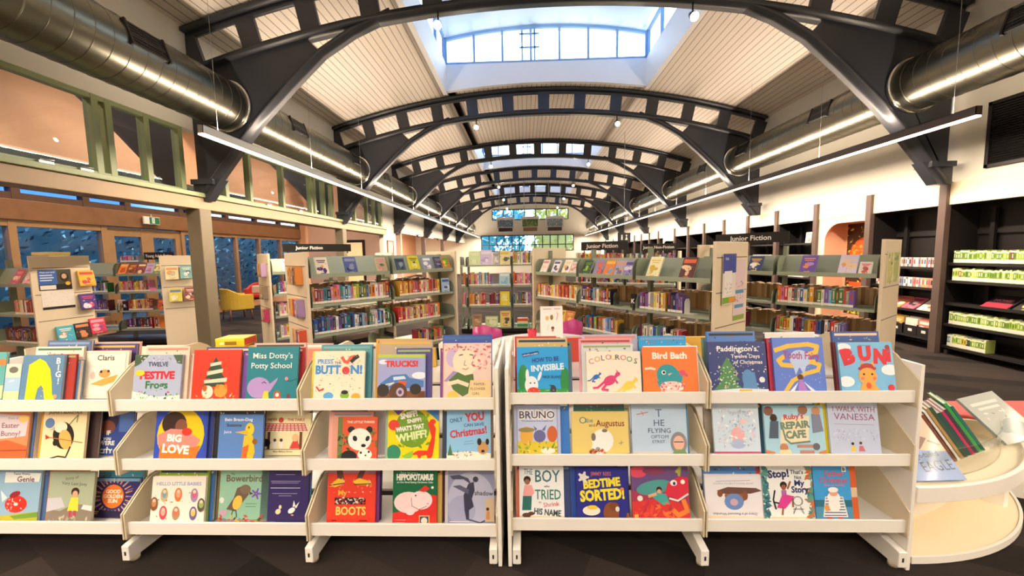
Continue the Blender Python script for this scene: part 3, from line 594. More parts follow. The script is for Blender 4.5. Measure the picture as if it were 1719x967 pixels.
# what is printed on each cover: id -> (board colour, short description, marks)
K, Wt = '1c1c22', 'fbf7ee'
def tree(cx, z0, z1, w, c):
    n = 4; return [('p', [(cx-w*(1-.2*i), z0+(z1-z0)*i/n), (cx+w*(1-.2*i), z0+(z1-z0)*i/n), (cx, z0+(z1-z0)*(i+1.6)/n)], c) for i in range(n-1)]
COV = {
'teal': ('5fa8a6', 'teal picture book with an orange corner, cut by the photo edge', [('e', .8, .8, .3, .2, 'e8824a'), ('r', 0, .1, 1, .35, 'e6d6a8')]),
'sky': ('9fc3e0', 'narrow pale picture book with a blue sky and sandy ground', [('r', 0, .65, 1, 1, 'd9d3c0'), ('r', 0, 0, 1, .3, 'f2dfa2'), ('e', .5, .85, .3, .2, '6d6f66'), ('l', [(.3, .55), (.6, .58)], .06, Wt)]),
'big': ('5f88ab', 'blue picture book with a big yellow shape', [('p', [(.14, .05), (.16, .8), (.28, .86), (.4, .93), (.55, .86), (.68, .7), (.74, .45), (.78, .2), (.86, .05), (.62, .05), (.56, .3), (.5, .37), (.42, .3), (.38, .05)], 'f6dd1e'), ('s', 40, .18, .1, .7, .85, .02, ['c9a90e', 'ffef6a'], 3), ('t', 'B', .86, .82, .12, Wt, .14), ('t', 'I', .87, .68, .12, Wt, .1), ('t', 'G', .88, .54, .12, Wt, .14), ('t', '!', .9, .40, .12, Wt, .1), ('e', .86, .14, .05, .05, 'e39a6a')]),
'claris': ('f1e4cf', 'cream picture book with a small orange cat figure and dotted border', [('r', .05, .05, .95, .96, '8f8a78'), ('r', .06, .055, .94, .955, 'f4e9d6'), ('t', 'Claris', .5, .80, .11, '3d3a36', .55), ('e', .5, .52, .13, .09, 'ee9b57'), ('e', .42, .56, .03, .03, K), ('e', .58, .57, .03, .03, K), ('p', [(.2, .3), (.5, .42), (.8, .5), (.72, .34), (.45, .26)], 'f0a24e'), ('e', .24, .48, .06, .08, 'f0b7ad'), ('s', 40, .1, .1, .9, .7, .012, ['c5b79a', 'e6a88a'], 5)]),
'frogs': ('a9b6d2', 'pale blue picture book with red and green title and small frogs', [('p', [(0, 1), (.3, 1), (.1, .8), (0, .75)], '47624a'), ('p', [(1, 1), (.8, 1), (.9, .82), (1, .8)], '47624a'), ('s', 30, .1, .85, .95, .97, .02, ['f5e9b0', 'c23b3b', Wt], 8), ('t', 'TWELVE', .5, .76, .09, '2c3157', .42), ('t', 'FESTIVE', .5, .50, .15, 'd22d3a', .86, .05), ('t', 'Frogs', .5, .30, .15, '2f7a43', .6, .03), ('p', [(0, 0), (1, 0), (1, .16), (.5, .12), (0, .24)], 'f0ead8'), ('s', 26, .05, .06, .95, .26, .035, ['3c8a4a', 'd23b35', '6fae4a', K], 9), ('e', .13, .62, .10, .06, 'f4d23a')]),
'redtree': ('e23a22', 'red picture book with a dark green decorated fir tree', tree(.48, .30, .92, .27, '2f4a34')+[('p', [(.36, .74), (.6, .78), (.6, .72), (.37, .68)], 'cfd8c0'), ('p', [(.3, .58), (.64, .64), (.64, .57), (.31, .51)], 'cfd8c0'), ('p', [(.25, .42), (.74, .47), (.73, .39), (.26, .36)], 'cfd8c0'), ('e', .34, .2, .12, .13, 'f1e2cd'), ('e', .28, .27, .05, .07, 'c1622c'), ('e', .62, .22, .14, .13, 'ef9a3c'), ('e', .55, .3, .04, .05, 'e57f22'), ('e', .72, .3, .04, .05, 'e57f22'), ('s', 30, .1, .05, .9, .18, .03, ['f2b34a', 'c22a1a', Wt], 4)]),
'dotty': ('14808f', 'teal picture book with a pale purple elephant', [('t', 'Miss Dotty\u2019s', .5, .79, .10, Wt, .84, .005), ('t', 'Potty School', .48, .61, .10, Wt, .84, .005), ('e', .25, .26, .23, .2, 'b093cf'), ('p', [(.42, .3), (.62, .44), (.6, .38), (.47, .18)], 'b093cf'), ('l', [(.31, .34), (.35, .365), (.39, .34)], .015, K), ('p', [(.32, .04), (.36, .2), (.44, .2), (.46, .04)], 'f1cf42'), ('e', .62, .14, .07, .07, 'b4552f'), ('e', .62, .13, .035, .04, Wt), ('r', .56, .02, .7, .1, 'd3503a'), ('e', .84, .1, .03, .06, '7b3340'), ('l', [(.76, .40), (.86, .37), (1, .42)], .01, K), ('e', .79, .42, .035, .035, 'd98b9c')]),
'button': ('f1e5cc', 'cream picture book with blue title and scattered worms and dots', [('t', 'PRESS', .22, .76, .085, '4f9ad2', .36, .03), ('t', 'THE', .47, .75, .05, '3a3a40', .14), ('t', 'BUTT', .28, .56, .16, '3f8fd0', .50, .05), ('e', .63, .62, .075, .075, 'd93a34'), ('t', 'N!', .84, .56, .16, '3f8fd0', .28, .05), ('l', [(.55, .88), (.6, .8), (.66, .78), (.72, .88), (.8, .9)], .06, 'd95d43'), ('l', [(.74, .80), (.8, .86), (.86, .9)], .07, K), ('s', 60, .05, .2, .95, .95, .018, [K, '4f9ad2', 'd9783c', '6f8a3a'], 2), ('e', .3, .12, .1, .07, '55a0d4'), ('e', .62, .13, .09, .07, '7fae3c'), ('e', .62, .19, .07, .04, K), ('e', .84, .1, .09, .07, 'eda43a'), ('l', [(.06, .3), (.12, .22), (.2, .26)], .03, 'd23a34')]),
'trucks': ('9fa7d6', 'periwinkle picture book with a blue monster truck', [('r', 0, .93, 1, 1, 'b9cc4a'), ('e', .12, .84, .1, .05, 'e7e9f4'), ('e', .88, .55, .16, .07, 'e9eef8'), ('t', 'TRUCKS!', .5, .74, .12, 'd8342c', .74, .05), ('r', 0, 0, 1, .22, '7a4a2a'), ('p', [(.05, .38), (.3, .56), (.6, .58), (.68, .5), (.97, .44), (.97, .3), (.6, .28), (.1, .3)], '4a79b8'), ('p', [(.33, .52), (.56, .54), (.6, .48), (.34, .45)], 'cfe3f2'), ('p', [(.44, .44), (.62, .42), (.56, .28), (.42, .3)], 'e2562c'), ('e', .12, .24, .13, .13, '2b2623'), ('e', .44, .2, .19, .19, '5a3a26'), ('e', .48, .2, .08, .09, 'b9a9c6'), ('e', .48, .2, .04, .045, '5a3a66'), ('e', .8, .26, .12, .11, '2b2623'), ('e', .95, .1, .1, .1, '6b3a26'), ('l', [(.18, .36), (.35, .4), (.24, .34)], .02, 'dfe4d8')]),
'flower': ('eacfc2', 'pale pink picture book with a drawn face and green collar', [('e', .2, .75, .15, .2, 'c9b3d8'), ('e', .45, .68, .26, .28, 'f0e1c2'), ('l', [(.33, .79), (.4, .8)], .02, K), ('l', [(.55, .8), (.62, .79)], .02, K), ('l', [(.45, .7), (.43, .62), (.48, .61)], .012, '8a6b5a'), ('l', [(.4, .56), (.47, .54), (.52, .57)], .018, 'c76a62'), ('p', [(.1, .38), (.3, .5), (.45, .44), (.62, .47), (.66, .2), (.4, .08), (.2, .2)], '55743c'), ('p', [(.0, .34), (.2, .52), (.3, .5), (.08, .34)], '9d8cc0'), ('l', [(.1, .3), (.3, .34), (.5, .28)], .08, 'f0dcc0'), ('s', 50, .6, .5, 1, .98, .05, ['e9a9a8', 'd45c62', 'c78a95', 'f2d9cd'], 6), ('s', 24, .02, .85, .6, .99, .05, ['e9a9a8', 'b9656e'], 7), ('p', [(.5, .05), (.98, .05), (.98, .36), (.56, .36)], 'eecf9a'), ('t', 'PAPER-', .76, .27, .045, '3f3a36', .34, 0), ('t', 'FLOWER', .72, .19, .045, '3f3a36', .36, 0), ('t', 'GIRL', .68, .11, .045, '3f3a36', .25, 0), ('e', .2, .1, .12, .09, 'eec25a')]),
'invis': ('2f9fe0', 'bright blue picture book with a white rabbit among trees', [('e', .12, .34, .1, .28, '2f8a4a'), ('e', .93, .3, .09, .26, '2f8a4a'), ('r', 0, 0, 1, .14, '3a9a4c'), ('p', [(.1, .86), (.42, .92), (.44, .86), (.12, .79)], '1b3f86'), ('t', 'GIRAFFE and BIRD', .27, .835, .03, Wt, .3, .01, 9), ('t', 'HOW TO BE', .56, .70, .085, '223a8c', .52, .03, 4), ('t', 'INVISIBLE', .6, .52, .12, 'dff0fa', .64, .04, 4), ('t', 'NICK BLAND', .68, .36, .05, '1d3560', .36), ('e', .28, .22, .13, .17, 'f0f2f4'), ('e', .2, .42, .035, .12, 'f0f2f4'), ('e', .44, .4, .03, .1, 'f0f2f4', -20), ('e', .26, .26, .015, .015, K), ('e', .34, .26, .015, .015, K), ('e', .32, .1, .12, .07, 'd8452f'), ('e', .7, .12, .06, .09, '3d434c'), ('p', [(.68, .17), (.62, .22), (.7, .22)], '3d434c'), ('s', 30, .02, .03, .98, .12, .012, ['f6f2c0', Wt], 3)]),
'roos': ('f1e7d4', 'cream picture book with blue, pink and yellow kangaroos', [('t', 'C', .1, .72, .12, 'cc5a6a', .12, 0, 12), ('t', 'O', .21, .77, .12, 'd8a04a', .12, 0, 8), ('t', 'L', .31, .8, .12, '33343a', .1, 0, 4), ('t', 'O', .41, .815, .12, 'cc5a6a', .12, 0), ('t', 'U', .5, .81, .12, 'd8c04a', .1, 0), ('t', 'R', .58, .81, .12, '33343a', .12, 0), ('t', 'O', .68, .8, .12, 'd65a4a', .12, 0, -4), ('t', 'O', .79, .765, .12, '4a8a4a', .12, 0, -8), ('t', 'S', .9, .72, .12, '33343a', .1, 0, -12)]+[q for (cx, cz, s, c) in ((.17, .42, .5, '2f6db8'), (.42, .34, 1.0, 'd8447a'), (.76, .22, .9, 'f0d25a')) for q in (('e', cx, cz, .12*s, .085*s, c, 28), ('e', cx+.15*s, cz+.14*s, .05*s, .04*s, c, 20), ('p', [(cx+.06*s, cz+.08*s), (cx+.12*s, cz+.05*s), (cx+.17*s, cz+.13*s), (cx+.13*s, cz+.16*s)], c), ('p', [(cx+.14*s, cz+.16*s), (cx+.12*s, cz+.25*s), (cx+.17*s, cz+.18*s)], c), ('l', [(cx-.06*s, cz-.08*s), (cx-.14*s, cz-.2*s), (cx-.04*s, cz-.22*s)], .045*s, c), ('l', [(cx-.1*s, cz-.03*s), (cx-.22*s, cz-.16*s), (cx-.3*s, cz-.17*s)], .04*s, c), ('l', [(cx+.1*s, cz+.02*s), (cx+.14*s, cz-.06*s)], .03*s, c))]),
'bird': ('ec7f3c', 'orange picture book with a round blue bird', [('t', 'Bird Bath', .5, .76, .13, 'f7efe0', .8, .04), ('e', .45, .42, .2, .19, '2e9aa6'), ('e', .58, .36, .14, .14, '2e9aa6'), ('p', [(.25, .3), (.62, .25), (.5, .12), (.3, .12)], '2e9aa6'), ('e', .38, .47, .04, .04, Wt), ('e', .385, .47, .025, .025, K), ('p', [(.46, .44), (.54, .46), (.47, .4)], 'f0b9a0'), ('e', .52, .17, .22, .1, 'f2d5cc'), ('s', 50, .32, .1, .74, .26, .03, ['e26a6a', Wt, 'd95b78'], 4), ('e', .72, .46, .06, .05, 'e0527a'), ('e', .79, .41, .03, .03, 'e0527a'), ('l', [(.05, .55), (.15, .56), (.22, .54)], .04, 'f6e2cf')]),
'padd': ('35427e', 'dark blue picture book with a snowy night, green fir tree and white title', [('s', 70, .02, .1, .98, .98, .022, [Wt, 'd9e2f2', 'b9cbe8'], 12)]+tree(.32, .1, .78, .25, '4f8a58')+[('s', 40, .15, .12, .5, .6, .022, ['e6a9a0', 'f0d9a0', Wt], 6), ('t', 'Paddington\u2019s', .5, .82, .10, Wt, .84, .02), ('t', 'Twelve Days', .64, .69, .07, Wt, .5, .01), ('t', 'of Christmas', .68, .58, .07, Wt, .5, .01), ('e', .66, .3, .1, .16, '5a8ec2'), ('p', [(.56, .1), (.62, .42), (.78, .42), (.82, .1)], '5a8ec2'), ('p', [(0, 0), (1, 0), (1, .1), (.5, .12), (0, .08)], 'dfe6ee'), ('r', .5, .06, .72, .1, 'e9b93c'), ('e', .9, .28, .05, .05, 'e8eef4')]),
'tooth': ('5f7fd6', 'periwinkle blue picture book with a yellow ribbon and a small fairy', [('l', [(.05, .78), (.3, .85), (.7, .88), (.88, .84), (.85, .74), (.7, .7)], .09, 'e9c04a'), ('l', [(.75, .56), (.9, .52), (.86, .42), (.6, .36), (.35, .24), (.2, .06)], .08, 'e9c04a'), ('l', [(.8, .58), (.4, .5), (.16, .52), (.1, .6), (.2, .66)], .09, 'e9c04a'), ('e', .52, .62, .2, .18, 'b9cdf0'), ('p', [(.36, .56), (.42, .34), (.5, .48), (.58, .34), (.66, .56)], 'b9cdf0'), ('t', 'Tooth Fairy', .55, .62, .13, 'b03a78', .72, .02, -3), ('e', .5, .30, .06, .06, '5a3426'), ('p', [(.44, .06), (.48, .26), (.54, .26), (.62, .06)], 'b47fd0'), ('p', [(.46, .22), (.28, .06), (.36, .05)], 'e9eef6'), ('p', [(.56, .22), (.78, .06), (.7, .05)], 'e9eef6'), ('s', 30, .1, .1, .9, .5, .012, [Wt, 'dfe6ff'], 3)]),
'buni': ('7fc0ea', 'sky blue picture book with red title and an orange rabbit in a hat', [('e', .1, .9, .14, .08, 'eef5fa'), ('e', .1, .24, .15, .1, 'eef5fa'), ('e', .92, .46, .16, .1, 'eef5fa'), ('t', 'B', .2, .60, .27, 'd82f3f', .26, .08, 14), ('t', 'U', .48, .66, .25, 'd82f3f', .24, .08), ('t', 'N', .75, .60, .25, 'd82f3f', .24, .08, -6), ('t', 'i', .92, .64, .26, 'd82f3f', .08, .08), ('e', .91, .9, .045, .045, '8a4a36'), ('p', [(.38, .48), (.4, .66), (.47, .5)], 'f0b05a'), ('p', [(.54, .5), (.62, .66), (.64, .48)], 'f0b05a'), ('e', .5, .49, .17, .05, 'b83a34'), ('e', .5, .53, .12, .06, 'b83a34'), ('e', .5, .34, .17, .16, 'f0ab52'), ('p', [(.32, .05), (.4, .24), (.6, .24), (.7, .05)], 'f0ab52'), ('e', .43, .38, .02, .02, K), ('e', .58, .38, .02, .02, K), ('e', .4, .3, .035, .03, 'ec7a6a'), ('e', .62, .3, .035, .03, 'ec7a6a'), ('e', .5, .16, .05, .06, 'e0563c'), ('e', .91, .12, .06, .06, 'df3a44'), ('t', 'illustrated story', .5, .93, .025, '3a5a8a', .4, 0)]),
'bunny': ('dd8f62', 'orange sunset picture book with a pale title patch, cut by the photo edge', [('p', [(.3, .42), (.95, .5), (.98, .9), (.3, .95)], 'dcd0d8'), ('t', 'from the', .7, .83, .05, '6a5a7a', .3, 0), ('t', 'Easter', .64, .66, .1, '7a4a5a', .5, .01), ('t', 'Bunny?', .66, .5, .1, '7a4a5a', .55, .01), ('p', [(0, 0), (1, 0), (1, .3), (.6, .42), (0, .3)], 'c9673c'), ('l', [(0, .2), (1, .22)], .02, '9a4526'), ('e', .88, .84, .1, .07, 'e9c878')]),
'penguin': ('f0dcb0', 'cream picture book with a black and white penguin holding a shovel', [('t', 'JASPER\u2019S BEANSTALK', .5, .92, .05, '4a3a3a', .86, .02), ('e', .16, .74, .11, .11, '5f7fae'), ('e', .5, .5, .24, .3, '2a2625', 20), ('e', .42, .66, .15, .12, 'f0e4cc'), ('e', .55, .42, .14, .22, 'e7b061', 20), ('p', [(.28, .68), (.16, .6), (.3, .6)], 'b9b2a0'), ('e', .33, .36, .06, .07, '2a2625'), ('l', [(.2, .46), (.95, .36)], .02, 'a8743c'), ('p', [(.08, .52), (.2, .46), (.1, .42)], 'c23b32'), ('l', [(.25, .06), (.42, .1), (.6, .08), (.68, .28)], .03, '2a2625'), ('l', [(.62, .72), (.8, .9), (.78, .76)], .025, '6f8a4a'), ('e', .5, .02, .3, .03, 'b58a4a')]),
'city': ('31478e', 'dark blue picture book with several painted faces and white title', [('r', .0, .6, .34, 1, '6f8fae'), ('r', .0, .56, .34, .78, '8a4a9c'), ('e', .52, .8, .2, .17, '2a2440'), ('e', .52, .66, .15, .12, '7a4436'), ('e', .22, .46, .18, .18, 'e48a72'), ('p', [(.04, .6), (.2, .72), (.4, .58), (.32, .5), (.1, .52)], '39406e'), ('r', .74, .55, 1, 1, '4f6fb4'), ('s', 20, .02, .05, .3, .35, .06, ['e9a0a0', 'a9c3e6', '9c6fb0'], 4), ('t', 'IF', .56, .48, .10, Wt, .16, .03), ('t', 'you', .54, .36, .09, Wt, .22, .02), ('t', 'WERE', .54, .24, .10, Wt, .36, .03), ('t', 'a', .56, .16, .06, Wt, .1), ('t', 'CITY', .54, .05, .10, Wt, .32, .03)]),
'love': ('2f4fc0', 'royal blue picture book with a yellow oval and a hugging figure', [('e', .5, .5, .46, .5, 'f2cf1e'), ('e', .36, .72, .24, .22, '3a2620'), ('e', .5, .66, .12, .14, '8a5644'), ('p', [(.06, .5), (.3, .62), (.6, .6), (.9, .4), (.8, .25), (.4, .2), (.08, .3)], 'ee8f86'), ('p', [(.1, 0), (.12, .3), (.5, .22), (.9, .3), (.8, 0)], 'ee7a2a'), ('e', .62, .56, .1, .07, 'd83a2c'), ('t', 'BIG', .38, .38, .13, Wt, .36, .05, -4), ('t', 'LOVE', .42, .16, .15, Wt, .55, .05, -4)]),
'duck': ('5a86c8', 'mid blue picture book with a yellow duck figure', [('t', 'Bein Braun-Dog', .44, .86, .065, 'eef2f6', .74, .02), ('t', 'Suzanne', .34, .74, .07, '2a2c3a', .4, .01), ('t', 'Juice', .2, .6, .06, 'dfe8f2', .28, .01), ('e', .7, .68, .1, .14, 'f0cf2e'), ('p', [(.36, .62), (.66, .66), (.66, .56)], 'f0b42a'), ('p', [(.58, .55), (.78, .55), (.84, .2), (.8, .06), (.55, .06)], 'f0c02e'), ('p', [(.56, .3), (.7, .36), (.66, .06), (.54, .06)], 'e06a2a'), ('e', .83, .42, .06, .06, '8a5a2a'), ('e', .68, .72, .025, .03, '8a7a3a')]),
'undert': ('e6dfb4', 'pale yellow picture book with a red checked table', [('t', 'UNDER', .26, .82, .06, 'b9423a', .3, .02), ('t', 'THE TABLE', .72, .82, .06, 'b9423a', .44, .02), ('e', .44, .84, .05, .05, 'c23b32'), ('p', [(.06, .56), (.14, .76), (.9, .76), (.96, .56)], 'f4efe2')]+[('l', [(.1+.076*i, .575), (.16+.066*i, .75)], .018, 'c8433c') for i in range(12)]+[('l', [(.08+.02*i, .6+.05*i), (.94-.02*i, .6+.05*i)], .018, 'c8433c') for i in range(4)]+[('r', .2, .14, .25, .56, '6b3a26'), ('r', .8, .14, .85, .56, '6b3a26'), ('e', .16, .3, .1, .07, K), ('r', .1, .16, .13, .3, K), ('r', .2, .16, .23, .3, K), ('e', .34, .28, .04, .09, 'e9e4da'), ('e', .34, .36, .03, .03, '4a3a36'), ('e', .46, .28, .04, .09, 'e9e4da'), ('e', .46, .36, .03, .03, '4a3a36'), ('p', [(.62, .16), (.68, .34), (.76, .34), (.82, .16)], 'd23f38'), ('e', .72, .42, .06, .07, 'f0b78a'), ('l', [(.08, .14), (.94, .14)], .012, '7a6a4a'), ('t', 'Mem Mallery Simms', .5, .07, .04, '8a6a3a', .6)]),
'panda': ('dd5a38', 'orange picture book with a panda and cub', [('r', 0, 0, .12, 1, '6f7a4a'), ('s', 26, 0, .1, .3, .6, .07, ['4f6a3a', '6f8a4a', '2f3a26'], 3), ('s', 22, .8, .3, 1, .75, .06, ['8a5a2a', '5f7a3a'], 5), ('t', 'THE LITTLE THINGS', .58, .87, .05, 'f4e4cc', .7, .03), ('e', .34, .72, .09, .08, K), ('e', .8, .72, .08, .08, K), ('e', .56, .5, .3, .27, 'f6f1e6'), ('e', .44, .52, .055, .07, K, 25), ('e', .76, .52, .05, .07, K, -25), ('e', .66, .36, .06, .04, K), ('e', .7, .16, .18, .13, 'f6f1e6'), ('e', .6, .2, .03, .03, K), ('e', .8, .22, .03, .03, K), ('e', .72, .14, .025, .02, K), ('e', .3, .12, .2, .14, K)]),
'whiff': ('f0d80e', 'yellow picture book with red, blue and green dinosaurs', [('e', .48, .6, .34, .36, '6f9a26'), ('s', 30, .14, .26, .82, .96, .06, ['6f9a26', '7fae2e'], 2), ('p', [(.0, 1), (.4, 1), (.2, .84), (.12, .92)], '6a3f9a'), ('p', [(.75, .92), (1, 1), (1, .72), (.86, .84)], '3a7fd0'), ('e', .12, .66, .11, .1, 'e0402e'), ('e', .12, .16, .14, .15, '2f8a6a'), ('p', [(.44, .12), (.6, .2), (.78, .2), (.86, .44), (.78, .7), (.86, .74), (.94, .6), (.92, .34), (.88, .1), (.8, .02), (.76, .12), (.66, .1), (.62, .02), (.58, .12)], 'e23a26'), ('e', .88, .72, .06, .05, 'e23a26'), ('t', 'SNIFF!', .42, .8, .1, Wt, .34, .05, 12), ('t', 'SNIFF!', .52, .71, .07, Wt, .28, .04, 8), ('t', 'WHAT\u2019S THAT', .44, .57, .08, Wt, .56, .05, 8), ('t', 'WHIFF?', .48, .40, .13, 'dfeeb0', .62, .05, 10), ('p', [(.28, .1), (.5, .2), (.5, .1), (.4, .02)], '8fc03a')]),
'onlyyou': ('8fc4ea', 'sky blue picture book with red hand-lettered title and a brown dog', [('t', 'ONLY', .22, .76, .08, '3f5a9a', .3, .02, 8), ('t', 'YOU', .64, .79, .15, 'd23a44', .44, .05, 6), ('t', 'CAN SAVE', .62, .68, .06, '3f5a9a', .46, .02, 4), ('t', 'Christmas!', .5, .5, .14, 'd22f3a', .84, .03, 8), ('p', [(0, 0), (1, 0), (1, .16), (.5, .2), (0, .16)], 'f2ecdc'), ('e', .82, .26, .12, .14, 'c99a62'), ('e', .74, .38, .05, .08, '2a2422'), ('e', .92, .38, .04, .07, '2a2422'), ('e', .82, .2, .04, .03, K), ('p', [(.02, .12), (.08, .34), (.14, .12)], '4a7a56'), ('s', 20, .15, .05, .55, .2, .04, ['b98a6a', '6a8aa8', Wt], 4), ('l', [(.4, .38), (.6, .4)], .01, '6f8fb4'), ('l', [(.38, .33), (.62, .35)], .01, '6f8fb4')]),
'bruno': ('b9c4e6', 'pale blue picture book with three cartoon farm animals', [('r', .06, .05, .94, .95, '8f96c0'), ('r', .075, .055, .925, .945, 'c3cdec'), ('t', 'BRUNO', .5, .74, .15, 'f6f2ea', .78, .1), ('t', 'BRUNO', .5, .745, .14, '4a4a6a', .76, .015), ('t', 'The adventures of the boldest bull', .5, .68, .03, '3f3f5a', .74, .01), ('r', .075, .05, .925, .3, 'dfc93a'), ('e', .27, .4, .14, .2, 'e9b14a'), ('e', .27, .52, .18, .05, '9a8a5a'), ('e', .55, .4, .13, .13, '6a6aa0'), ('p', [(.46, .5), (.42, .6), (.5, .54)], '6a6aa0'), ('p', [(.6, .52), (.7, .62), (.66, .5)], '6a6aa0'), ('e', .82, .44, .11, .17, 'c9663a'), ('s', 30, .1, .08, .9, .28, .05, ['7fae3a', 'e9e06a', '8a7a3a'], 4), ('e', .72, .12, .16, .06, 'f2efe2')]),
'ollie': ('e6cf7c', 'mustard yellow picture book with a white dog digging', [('t', 'O', .2, .74, .15, '4f7a86', .14, 0), ('t', 'llie', .32, .76, .1, '4f7a86', .16, 0, 6), ('t', 'and', .36, .67, .07, '6a5a3a', .14, 0), ('t', 'Augustus', .68, .68, .14, '8a3326', .5, .01), ('e', .54, .36, .19, .2, 'f4f2ec'), ('e', .38, .44, .04, .07, '7a726a'), ('e', .58, .58, .05, .03, '7a726a'), ('e', .46, .2, .12, .11, 'f4f2ec'), ('e', .45, .17, .045, .04, '9aa0aa'), ('s', 22, .3, .06, .6, .16, .04, ['c9482a', '7a4a2a', 'e0763a'], 3), ('l', [(.82, .3), (.9, .32)], .01, '6f8a7a'), ('l', [(.86, .27), (.87, .35)], .01, '6f8a7a')]),
'optom': ('bcd3ea', 'pale blue picture book lettered like an eye chart with a grey-haired woman', [('t', 'T', .5, .75, .15, '5a6a8e', .14, 0), ('t', 'HE', .5, .58, .12, '4a5a78', .3, 0), ('t', 'FLYING', .5, .45, .09, '3a4660', .62, 0), ('t', 'OPTOM', .5, .345, .065, '3f4a62', .52, 0), ('t', 'ETRIST', .48, .26, .055, '3f4a62', .5, 0), ('l', [(.1, .8), (.3, .84)], .02, 'c98a8a'), ('l', [(.18, .86), (.22, .78)], .014, 'c98a8a'), ('e', .84, .26, .15, .2, '8f8c92'), ('e', .84, .26, .1, .13, 'e6b8a2'), ('l', [(.76, .28), (.92, .28)], .02, '6a5a6a'), ('p', [(.7, .02), (.76, .14), (.94, .14), (1, .02)], '7f9a6a'), ('r', 0, 0, .7, .1, 'ddd2c0')]),
'snow': ('cfe2f2', 'pale icy blue picture book with fine strokes and a pink figure', [('s', 110, .1, .2, .9, .9, .05, ['f4f8fc', '9fb4cf', 'e3c7d6', 'b4cbe2'], 3), ('t', 'SNOW STARS', .62, .8, .05, 'b9a8c0', .6, .01), ('e', .52, .4, .15, .18, 'f0b3b6'), ('e', .52, .24, .16, .1, 'aebfe0'), ('r', 0, 0, 1, .1, 'c9577f'), ('e', .66, .66, .07, .05, 'f2c8cc')]),
'cafe': ('a9d4e8', 'light blue picture book with grey block title and people repairing things', [('p', [(.24, .26), (.72, .3), (.76, .8), (.3, .78)], 'efe2c2'), ('t', 'Ruby\u2019s', .5, .74, .1, 'c93a5a', .34, .03, 4), ('t', 'REPAIR', .52, .56, .13, '6f8a76', .5, .05, 4), ('t', 'CAFE', .52, .37, .14, '6f8a76', .34, .05, 4), ('l', [(.3, .56), (.34, .34), (.42, .26), (.74, .3)], .03, '6f8a76'), ('e', .16, .76, .06, .07, '3a2620'), ('p', [(.06, .36), (.1, .7), (.24, .7), (.22, .36)], '4f5f72'), ('e', .08, .9, .08, .08, '8a5a4a'), ('e', .66, .92, .08, .08, '9a6a52'), ('p', [(.8, .46), (.8, .84), (.94, .84), (.98, .5)], '7f86a0'), ('e', .88, .9, .07, .07, 'c9906a'), ('e', .3, .18, .07, .07, 'c9825a'), ('p', [(.18, .04), (.24, .14), (.4, .14), (.44, .04)], 'e9d7b0'), ('r', .52, .18, .8, .24, 'b98a7a'), ('r', .56, .06, .8, .13, 'b98a7a'), ('e', .84, .2, .06, .06, '6a6a72'), ('p', [(0, 0), (.16, .0), (.14, .1), (0, .14)], 'd9834f'), ('p', [(.84, 0), (1, 0), (1, .14), (.88, .1)], 'd9834f')]),
'vanessa': ('c3cfea', 'pale lilac-blue picture book with tiny walking figures', [('t', 'I WALK WITH', .52, .82, .1, 'a35a78', .84, 0, -2), ('t', 'VANESSA', .52, .67, .12, '9a5a86', .86, 0, -2), ('l', [(.1, .6), (.9, .58)], .008, '8a8fa8'), ('s', 50, .05, .3, .95, .5, .03, ['b2bfe0', 'd6dcf0', 'a6b2d2'], 3), ('e', .44, .24, .03, .03, K), ('p', [(.4, .1), (.42, .2), (.48, .2), (.5, .1)], 'e9c84a'), ('e', .6, .25, .03, .03, '6a3426'), ('p', [(.55, .1), (.57, .2), (.64, .2), (.68, .1)], 'c9727a'), ('r', 0, 0, 1, .05, 'd8cdb8')]),
'genie': ('93b9d4', 'light blue picture book with a red teapot on a green hill', [('p', [(.2, .78), (.95, .8), (.98, .96), (.2, .98)], 'eef2ee'), ('t', 'Teeny Weeny', .56, .93, .04, '4a5a7a', .5), ('t', 'Genie', .66, .80, .10, '6a2f4a', .46, .02), ('p', [(0, 0), (1, 0), (1, .24), (.7, .22), (0, .14)], 'b9b43a'), ('p', [(.4, .16), (1, .24), (1, .14), (.5, .1)], '6f9a3a'), ('e', .5, .38, .24, .17, 'd8352a'), ('e', .46, .56, .12, .06, '9a2a34', 20), ('e', .5, .38, .05, .035, 'f2dcd2'), ('p', [(.2, .42), (.14, .64), (.3, .5)], 'e9e9ee'), ('s', 16, .32, .26, .7, .48, .03, ['f0c3b8', 'f6e6da'], 4)]),
'grace': ('a9b59c', 'grey-green picture book with a girl in a yellow dress', [('t', 'Story of', .5, .86, .055, '3f4a44', .36, 0, 8), ('t', 'Very Last Joey', .56, .75, .06, '3f4a44', .6, 0, -3), ('p', [(0, 0), (1, 0), (1, .36), (.6, .4), (.3, .26), (0, .3)], '8a7f72'), ('p', [(0, .24), (.4, .34), (.3, .52), (0, .5)], 'c9c9d4'), ('p', [(.76, .3), (1, .26), (1, .36), (.8, .38)], 'e9e6e6'), ('e', .6, .62, .09, .09, '3a2a24'), ('e', .6, .58, .06, .07, 'd9a98a'), ('p', [(.46, .26), (.52, .52), (.68, .52), (.7, .26)], 'f0dc4a'), ('r', .5, .15, .56, .27, 'b9425a'), ('r', .6, .15, .66, .27, 'b9425a'), ('s', 30, .05, .02, .95, .16, .05, ['a9a08c', 'c9c2a8', '7f8a6a'], 5)]),
